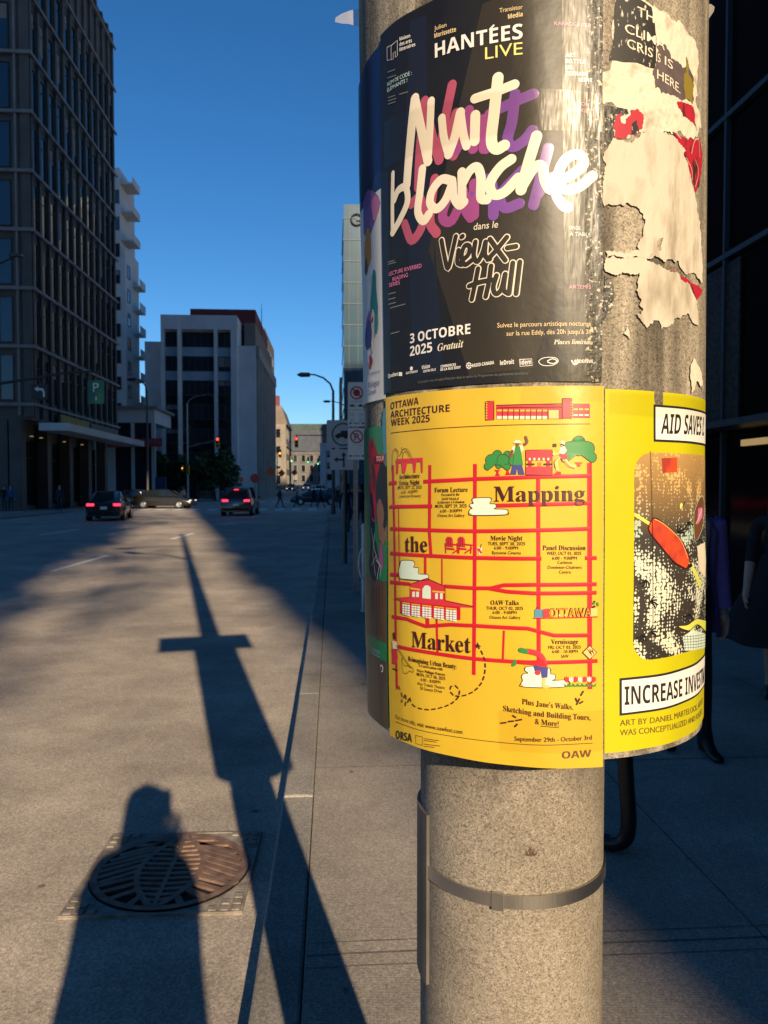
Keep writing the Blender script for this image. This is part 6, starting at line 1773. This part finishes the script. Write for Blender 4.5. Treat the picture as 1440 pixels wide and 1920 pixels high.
# ------------------------------------------------------------------ vehicles
def loft(b, rings, m, cap=True):
    base = len(b.v); n = len(rings[0])
    for r in rings: b.v += [tuple(p) for p in r]
    for k in range(len(rings) - 1):
        for j_ in range(n - 1):
            a = base + k * n + j_
            mm = m(k, j_) if callable(m) else m
            b.f.append((a, a + 1, a + n + 1, a + n)); b.m.append(mm)
    if cap:
        for k in (0, len(rings) - 1):
            b.f.append(tuple(base + k * n + j_ for j_ in range(n))); b.m.append(m(k, 0) if callable(m) else m)
def car(name, label, cat, loc, rz, paint, suv=False, brake=True, lights=True):
    t = thing(name, label, cat, loc, rz)
    zk = 1.17 if suv else 1.0
    W_ = 0.91
    if suv: st_ = [(-2.2, .80, .95), (-2.1, .88, 1.05), (-1.2, .91, 1.08), (0, .92, 1.04), (1.0, .91, 1.02), (1.8, .88, .95), (2.2, .78, .74)]
    else: st_ = [(-2.35, .78, .88), (-2.2, .86, 1.0), (-1.3, .90, 1.0), (0, .91, .95), (1.0, .90, .93), (1.9, .86, .80), (2.3, .72, .62)]
    b = MB(); rings = []
    for y, w_, zt in st_:
        zb = 0.24
        half = [(w_ * 0.86, zb), (w_ * 0.97, zb + 0.10), (w_, zb + (zt - zb) * 0.45), (w_ * 0.99, zb + (zt - zb) * 0.72), (w_ * 0.93, zt - 0.05), (w_ * 0.80, zt)]
        ring_ = [(x, y, z) for x, z in half] + [(-x, y, z) for x, z in half[::-1]]
        rings.append(ring_ + [ring_[0]])
    loft(b, rings, 0)
    for y in (-1.42, 1.42):            # arches
        for s_ in (-1, 1): b.lathe([(0.39, 0), (0.40, 0.02), (0.34, 0.022)], (s_ * 0.905 if s_ > 0 else -0.927, y, 0.33), 20, axis='X', cap=False)
    b.build('body', paint, t, True)
    b = MB()
    if suv: gs_ = [(-2.08, .74, 1.04, .74, 1.06), (-1.85, .78, 1.05, .64, 1.60), (-0.9, .80, 1.05, .66, 1.68), (0.2, .80, 1.04, .66, 1.66), (0.55, .80, 1.03, .65, 1.58), (1.25, .78, 1.01, .72, 1.04)]
    else: gs_ = [(-1.95, .70, .98, .70, 1.0), (-1.10, .77, .98, .60, 1.40), (-0.4, .79, .97, .62, 1.46), (0.15, .79, .95, .62, 1.45), (0.45, .79, .95, .61, 1.38), (1.25, .77, .93, .70, .95)]
    rings = [[(w0, y, z0), (w1, y, z1), (w1 * 0.6, y, z1 + 0.03), (-w1 * 0.6, y, z1 + 0.03), (-w1, y, z1), (-w0, y, z0)] for y, w0, z0, w1, z1 in gs_]
    loft(b, rings, lambda k, j_: 1 if (j_ in (1, 2, 3) and 1 <= k <= 3) else 0)
    g_ = b.build('cabin', ['car_glass', paint], t, True)
    b = MB()
    for s_ in (-1, 1):
        for k in (1, 3):
            y, w0, z0, w1, z1 = gs_[k]
            b.tube([(s_ * (w0 + 0.005), y - 0.05 * (k == 1), z0), (s_ * (w1 + 0.008), y, z1)], 0.035, 6)
        b.tube([(s_ * (gs_[0][1]), gs_[0][0], gs_[0][2]), (s_ * (gs_[1][3]), gs_[1][0], gs_[1][4])], 0.05, 6)
        b.tube([(s_ * (gs_[5][3]), gs_[5][0], gs_[5][4]), (s_ * (gs_[4][3]), gs_[4][0], gs_[4][4])], 0.04, 6)
    b.build('pillars', paint, t)
    wh = None
    for y in (-1.42, 1.42):
        for s_ in (-1, 1):
            e_ = bpy.data.objects.new('wheel', None); COL.objects.link(e_); e_.parent = t; e_.location = (s_ * 0.80, y, 0.33); e_.rotation_euler = (0, 0, 0 if s_ > 0 else pi)
            if wh is None:
                b = MB(); b.lathe([(0.20, -0.10), (0.31, -0.10), (0.33, -0.06), (0.33, 0.07), (0.31, 0.11), (0.215, 0.115)], (0, 0, 0), 24, axis='X', cap=False); ty = b.build('tyre', 'tyre', e_, True)
                b = MB(); b.lathe([(0.215, 0.10), (0.19, 0.115), (0.06, 0.085), (0.05, 0.12), (0.001, 0.125)], (0, 0, 0), 24, axis='X', cap=False)
                for k in range(5): a_ = 2 * pi * k / 5; b.box((0.105, 0.12 * cos(a_), 0.12 * sin(a_)), (0.03, 0.17, 0.05), rx=a_)
                ri = b.build('rim', 'rim', e_, True); wh = (ty, ri)
            else:
                for m_ in wh: inst(m_, e_, (0, 0, 0))
    y = st_[0][0]; zl = 0.90 if suv else 0.82
    for s_ in (-1, 1):
        b = MB(); b.box((s_ * 0.62, y - 0.005, zl), (0.34, 0.06, 0.11)); b.build('tail_light', 'tail_lamp' if brake else 'sign_red', t, bevel=0.015)
        b = MB(); b.box((s_ * 0.58, 2.22, 0.62), (0.3, 0.10, 0.10)); b.build('headlight', 'head_lamp' if lights else 'rim', t, bevel=0.02)
        b = MB(); b.box((s_ * 1.0, 0.75, 1.02 * (1.05 if suv else 1)), (0.18, 0.10, 0.12)); b.build('mirror', paint, t, bevel=0.03)
    if brake:
        b = MB(); b.box((0, gs_[1][0] - 0.12, gs_[1][4] - (0.06 if suv else 0.09)), (0.26, 0.03, 0.03)); b.build('brake_light', 'tail_lamp', t)
    b = MB(); b.box((0, y - 0.012, 0.66), (0.32, 0.02, 0.14)); b.build('licence_plate', 'sign_white', t)
    b = MB(); b.box((0, y - 0.0, 0.40), (1.5, 0.08, 0.14)); b.build('bumper', 'tyre', t, bevel=0.02)
    return t
q = at(207, 960, 40)
car('black_sedan', 'black sedan with lit red tail lights heading away on the left of the road', 'car', (q.x, 40, 0.0), radians(12), 'car_black')
q = at(310, 940, 60)
car('bronze_sedan', 'dark bronze sedan turning across the junction, seen side on', 'car', (q.x, 60, 0.0), radians(-96), 'car_olive', brake=False)
q = at(452, 950, 46.5)
car('braking_suv', 'black sport utility vehicle with three round red brake lights stopped at the crossing', 'car', (q.x, 46.5, 0.0), radians(3), 'car_black', suv=True)
q = at(592, 940, 72)
car('navy_sedan', 'dark navy car driving left across the junction behind the pedestrians', 'car', (q.x, 72, 0.0), radians(92), 'car_navy', brake=False, lights=False)
for px, Y, m_, lab, sv in ((600, 150, 'car_black', 'distant dark car coming up the far street', True), (575, 185, 'car_silver', 'distant silver car in the far street', True), (545, 175, 'car_olive', 'distant brown car in the far street', True), (622, 128, 'car_navy', 'distant navy car near the right kerb beyond the crossing', False)):
    q = at(px, 900, Y); car('distant_car', lab, 'car', (q.x, Y, road_z(Y)), pi, m_, suv=sv, brake=False)
q = at(100, 950, 58)
car('parked_car', 'dark car parked in front of the left shop windows', 'car', (-20.0, 62, 0.0), radians(4), 'car_navy', brake=False)

# ------------------------------------------------------------------ people
def grow(name, verts, edges, root, mats, sub=1):
    """verts: (x, y, z, radius); edges: (i, j, material). One continuous skin over the skeleton."""
    me = bpy.data.meshes.new(name)
    me.from_pydata([v[:3] for v in verts], [e[:2] for e in edges], [])
    o = bpy.data.objects.new(name, me); COL.objects.link(o)
    md = o.modifiers.new('skin', 'SKIN'); md.use_smooth_shade = True
    for i, v in enumerate(verts):
        r = v[3] if isinstance(v[3], tuple) else (v[3], v[3])
        me.skin_vertices[0].data[i].radius = r
        me.skin_vertices[0].data[i].use_root = (i == root)
    s_ = o.modifiers.new('sub', 'SUBSURF'); s_.levels = sub; s_.render_levels = sub
    dg = bpy.context.evaluated_depsgraph_get(); dg.update()
    m2 = bpy.data.meshes.new_from_object(o.evaluated_get(dg))
    m2.name = name
    bpy.data.objects.remove(o); bpy.data.meshes.remove(me)
    m2.materials.clear()
    for m_ in mats: m2.materials.append(M[m_])
    vv = [Vector(v[:3]) for v in verts]
    for p in m2.polygons:
        c = p.center; best, bi = 1e9, 0
        for i, j_, mi_ in edges:
            a, d_ = vv[i], vv[j_] - vv[i]
            t = max(0, min(1, (c - a).dot(d_) / max(d_.length_squared, 1e-9)))
            r = (verts[i][3][0] if isinstance(verts[i][3], tuple) else verts[i][3])
            dist = (c - a - d_ * t).length / max(r, 0.02) ** 0.5
            if dist < best: best, bi = dist, mi_
        p.material_index = bi; p.use_smooth = True
    o = bpy.data.objects.new(name, m2); COL.objects.link(o)
    return o

def person(label, loc, rz, h=1.7, top='navy_cloth', legs='black_cloth', skin='skin', stride=0.0, arms=((0.05, 0.0), (0.05, 0.0)), hair='hair', hair_len=0.12, group=None, detail=False, sleeves=True, shoe='shoe', reach=None, bare_legs=False):
    """faces -y locally; arms = (swing forward, bend) for the figure's left and right"""
    t = thing('person', label, 'person', loc, rz, group)
    k = h / 1.75
    V_ = []; E_ = []
    def v(x, y, z, r): V_.append((x * k, y * k, z * k, tuple(q * k for q in r) if isinstance(r, tuple) else r * k)); return len(V_) - 1
    def e(a, b_, m_): E_.append((a, b_, m_))
    # materials: 0 skin 1 top 2 legs 3 shoe
    pel = v(0, 0, 0.95, (0.155, 0.11)); wst = v(0, -0.005, 1.10, (0.135, 0.095)); chs = v(0, 0.0, 1.28, (0.155, 0.105)); shd = v(0, 0.005, 1.40, (0.11, 0.075)); nck = v(0, -0.005, 1.49, 0.052); jaw = v(0, -0.02, 1.57, (0.062, 0.075)); hd = v(0, -0.012, 1.655, (0.072, 0.090)); crn = v(0, 0.0, 1.72, (0.052, 0.062))
    e(pel, wst, 1); e(wst, chs, 1); e(chs, shd, 1); e(shd, nck, 0); e(nck, jaw, 0); e(jaw, hd, 0); e(hd, crn, 0)
    if detail:
        ns = v(0, -0.112, 1.625, 0.012); e(hd, ns, 0)
    leg_m = 0 if bare_legs else 2
    for s_ in (1, -1):
        a = stride * s_
        hip = v(0.085 * s_, 0, 0.90, 0.082); kn = v(0.088 * s_, -0.46 * sin(a) - 0.02, 0.90 - 0.43 * cos(a), 0.056)
        back = 0.30 if a < 0 else 0.0
        an = v(0.088 * s_, -0.88 * sin(a) + back * abs(sin(a)), 0.085 + (0.10 * abs(sin(a)) if a < 0 else 0.0), 0.040)
        az = V_[an][2] / k
        he = v(0.088 * s_, -0.88 * sin(a) + back * abs(sin(a)) + 0.03, az - 0.045, 0.036); ml = v(0.092 * s_, -0.88 * sin(a) + back * abs(sin(a)) - 0.10, max(0.03, az - 0.055), (0.040, 0.028)); to = v(0.094 * s_, -0.88 * sin(a) + back * abs(sin(a)) - 0.17, max(0.022, az - 0.065), (0.034, 0.020))
        e(pel, hip, 2); e(hip, kn, leg_m); e(kn, an, leg_m); e(an, he, 3); e(an, ml, 3); e(ml, to, 3)
    for n_a, s_ in enumerate((1, -1)):
        sw, bd = arms[n_a]
        sh = v(0.185 * s_, 0.005, 1.395, 0.055)
        if reach:
            hx, hy, hz = reach[n_a]
            el = v(0.20 * s_, -0.10, 1.18, 0.043); wr = v(hx, hy + 0.06, hz - 0.02, 0.028); dirv = Vector((0, -0.3, 0.95)).normalized()
        else:
            el = v(0.225 * s_, -0.30 * sin(sw) + 0.01, 1.395 - 0.29 * cos(sw), 0.043)
            a2 = sw + bd
            wr = v(0.24 * s_, -0.30 * sin(sw) - 0.26 * sin(a2) + 0.01, 1.395 - 0.29 * cos(sw) - 0.25 * cos(a2), 0.029); dirv = Vector((0.02 * s_, -sin(a2), -cos(a2))).normalized()
        e(shd, sh, 1); e(sh, el, 1); e(el, wr, 1 if sleeves else 0)
        w0 = Vector(V_[wr][:3]) / k
        pm = w0 + dirv * 0.06
        pi_ = v(*pm, (0.022, 0.038)); e(wr, pi_, 0)
        if detail:
            side = Vector((0, 1, 0)) if not reach else Vector((1, 0, 0)) * -s_
            side = (side - dirv * side.dot(dirv)).normalized()
            curl = Vector((-s_, 0, 0)) if not reach else Vector((0, -1, 0))
            for f, (off, ln) in enumerate(((-0.030, 0.062), (-0.010, 0.072), (0.010, 0.068), (0.029, 0.052))):
                kb = pm + dirv * 0.035 + side * off * -1
                i0 = v(*kb, 0.0095); m0 = kb + dirv * ln * 0.55 + curl * 0.006; i1 = v(*m0, 0.0085); m1 = m0 + dirv * ln * 0.45 + curl * 0.022; i2 = v(*m1, 0.007)
                e(pi_, i0, 0); e(i0, i1, 0); e(i1, i2, 0)
            tb = pm - dirv * 0.02 - side * 0.038 * -1 * -1
            i0 = v(*(pm - dirv * 0.01 - side * 0.036), 0.011); i1 = v(*(pm + dirv * 0.022 - side * 0.052 + curl * 0.01), 0.0095); i2 = v(*(pm + dirv * 0.045 - side * 0.050 + curl * 0.02), 0.008)
            e(pi_, i0, 0); e(i0, i1, 0); e(i1, i2, 0)
    body = grow('body', V_, E_, pel, [skin, top, legs, shoe], 2 if detail else 1)
    body.parent = t
    b = MB()
    hc = Vector((0, 0.0, 1.665)) * k
    rings = []
    n = 16
    for q in range(9):
        u = q / 8
        z = 0.112 - u * (0.112 + hair_len)
        rr = sqrt(max(0.0, 1 - min(1, max(0, z) / 0.112) ** 2)) if z > 0 else 1.0 + 0.10 * (-z / 0.3)
        rr = max(rr, 0.06)
        row = []
        for j_ in range(n + 1):
            a = 2 * pi * j_ / n
            x = 0.108 * rr * sin(a); y = 0.112 * rr * cos(a)
            if z < 0.055 and y < -0.03: y = -0.02 - 0.0 * y; x = x * 1.03
            row.append((x * k + hc.x, y * k + hc.y, z * k + hc.z))
        rings.append(row)
    loft(b, rings, 0, cap=True)
    b.build('hair', hair, t, True)
    if detail:
        b = MB()
        for s_ in (1, -1):
            b.lathe([(0.0005, -0.010), (0.007, -0.007), (0.010, 0), (0.0005, 0.004)], (0.031 * s_ * k, -0.094 * k, 1.655 * k), 10, axis='Y', cap=False)
        b.build('eyes', 'sign_black', t, True)
        b = MB(); b.box((0, -0.094 * k, 1.575 * k), (0.045 * k, 0.008, 0.012 * k)); b.build('lips', 'p_brown' if 'p_brown' in M else 'skin2', t, bevel=0.004)
    return t

# the photographer, whose shadow falls across the drain
ph = person('person in a dark coat raising a phone to take the picture', (-0.058, -0.30, 0.098), pi, 1.74, 'navy_cloth', 'black_cloth', detail=True, hair_len=0.26,
            reach=((0.02, -0.20, 1.40), (-0.10, -0.20, 1.40)))
b = MB()      # open coat that widens to the knee
rings = []
for z, rx, ry in ((1.44, 0.10, 0.085), (1.40, 0.20, 0.11), (1.30, 0.25, 0.14), (1.10, 0.245, 0.15), (0.9, 0.255, 0.165), (0.65, 0.275, 0.18), (0.45, 0.29, 0.19)):
    rings.append([(rx * sin(2 * pi * j_ / 28) * (1 + 0.02 * sin(j_ * 3.1)), ry * cos(2 * pi * j_ / 28), z) for j_ in range(29)])
loft(b, rings, 0, cap=False); b.build('coat', 'navy_cloth', ph, True)
t = thing('phone', 'black phone held up in both hands by the photographer', 'phone', (-0.032, -0.022, 1.70))
b = MB(); b.box((-0.0, 0, -0.055), (0.074, 0.008, 0.150)); b.build('case', 'black_metal', t, bevel=0.004)
b = MB(); b.box((0, -0.0045, -0.055), (0.068, 0.0008, 0.142)); b.build('screen', 'glass_black', t)

# woman in the purple blazer
q = G(1302, 1408, 0.098)
pb = person('person in a purple blazer and black trousers walking behind the right edge of the drum', (q.x - 0.07, q.y, 0.098), radians(8), 1.74, 'grey_cloth', 'black_cloth', detail=True, stride=0.10, arms=((0.02, 0.10), (0.2, 0.2)), hair_len=0.25)
k = 1.74 / 1.75
b = MB(); rings = []
for z, rx, ry in ((1.47, 0.075, 0.075), (1.43, 0.17, 0.10), (1.36, 0.215, 0.125), (1.22, 0.20, 0.135), (1.05, 0.185, 0.13), (0.90, 0.205, 0.145), (0.72, 0.225, 0.155)):
    row = []
    for j_ in range(25):
        a = radians(-138 + 276 * j_ / 24)       # open at the front
        row.append((rx * sin(a) * k * (1 + 0.015 * sin(j_ * 2.3 + z * 9)), ry * cos(a) * k + 0.005, z * k))
    rings.append(row)
loft(b, rings, 0, cap=False)
b.build('blazer', 'purple_cloth', pb, True)
for s_, (sw, bd) in ((1, (0.02, 0.10)), (-1, (0.2, 0.2))):
    b = MB(); sh = Vector((0.185 * s_, 0.005, 1.40)); el = Vector((0.225 * s_, -0.30 * sin(sw) + 0.01, 1.395 - 0.29 * cos(sw))); wr = Vector((0.24 * s_, -0.30 * sin(sw) - 0.24 * sin(sw + bd) + 0.01, 1.395 - 0.29 * cos(sw) - 0.22 * cos(sw + bd)))
    b.tube([(sh + Vector((-0.03 * s_, 0, 0.015))) * k, sh * k, sh.lerp(el, 0.5) * k, el * k, el.lerp(wr, 0.5) * k, wr * k], [0.05, 0.077, 0.068, 0.060, 0.053, 0.050], 14, cap=False); b.build('sleeve', 'purple_cloth', pb, True)
b = MB(); b.tube([(wr * 1 + Vector((0.48, 0.0, 0.0)) * 0).to_tuple(), (wr + Vector((0, -0.004, -0.012))).to_tuple()], 0.034, 12)
# woman in the black dress at the frame edge
q = G(1424, 1335, 0.098)
pd = person('person in a black flared dress and strappy heels cut off by the right edge', (q.x + 0.22, q.y + 0.12, 0.098), radians(-30), 1.70, 'black_cloth', 'black_cloth', detail=True, stride=0.2, arms=((0.1, 0.1), (0.15, 0.25)), hair_len=0.3, bare_legs=True, sleeves=False)
b = MB(); rings = []
for z, rx in ((1.12, 0.15), (1.02, 0.19), (0.9, 0.25), (0.75, 0.33), (0.6, 0.41), (0.50, 0.45)):
    rings.append([(rx * sin(2 * pi * j_ / 48) * (1 + 0.06 * (1.12 - z) * sin(j_ * 2 * pi * 9 / 48)), rx * 0.85 * cos(2 * pi * j_ / 48) * (1 + 0.06 * (1.12 - z) * sin(j_ * 2 * pi * 9 / 48)), z + 0.012 * sin(j_ * 2 * pi * 5 / 48)) for j_ in range(49)])
loft(b, rings, 0, cap=False); b.build('skirt', 'black_cloth', pd, True)

grp = 'pedestrians at the far crossing'
for px, fy, lab, top, lg, rz, hh in ((525, 949, 'person in dark clothes walking over the crossing, left of the navy car', 'navy_cloth', 'black_cloth', 1.5, 1.74), (557, 948, 'person in teal clothes standing before the bonnet of the navy car', 'teal_cloth', 'navy_cloth', -1.4, 1.68),
                                 (589, 949, 'left one of two dark figures before the middle of the navy car', 'black_cloth', 'black_cloth', 1.2, 1.72), (602, 949, 'right one of two dark figures before the middle of the navy car', 'navy_cloth', 'black_cloth', 1.4, 1.76),
                                 (634, 951, 'person in dark clothes waiting left of the sign posts', 'black_cloth', 'navy_cloth', 0.3, 1.75), (345, 932, 'person in a pale pink top crossing behind the bronze car', 'pale_cloth', 'black_cloth', -1.5, 1.68)):
    q = G(px, fy + 3, 0.0); Y = min(q.y, 64) if px != 345 else 70
    q = at(px, 930, Y)
    person(lab, (q.x, Y, 0.0), rz, hh, top, lg, stride=0.28 if px not in (634,) else 0.05, arms=((0.25, 0.2), (-0.25, 0.2)), group=grp)
for px, lab, top in ((8, 'person in black at the left edge beside the dark office block', 'black_cloth'), (20, 'person in a blue top at the left edge beside the dark office block', 'blue_cloth'), (112, 'person in dark clothes by the shop windows behind the black sedan', 'navy_cloth')):
    q = at(px, 930, 49.5); person(lab, (q.x, 49.5, 0.098), 0.4, 1.72, top, 'navy_cloth', stride=0.2, group='pedestrians on the left pavement')
for px, Y, lab, top in ((650, 27, 'person in dark clothes on the pavement just left of the truck sign post', 'black_cloth'), (661, 30, 'person in blue on the pavement between the two sign posts', 'blue_cloth'), (676, 26, 'person in dark clothes on the pavement beside the drum edge', 'navy_cloth')):
    q = at(px, 930, Y); person(lab, (q.x, Y, 0.098), 0.2 + px, 1.72, top, 'navy_cloth', stride=0.15, group='pedestrians on the near pavement')
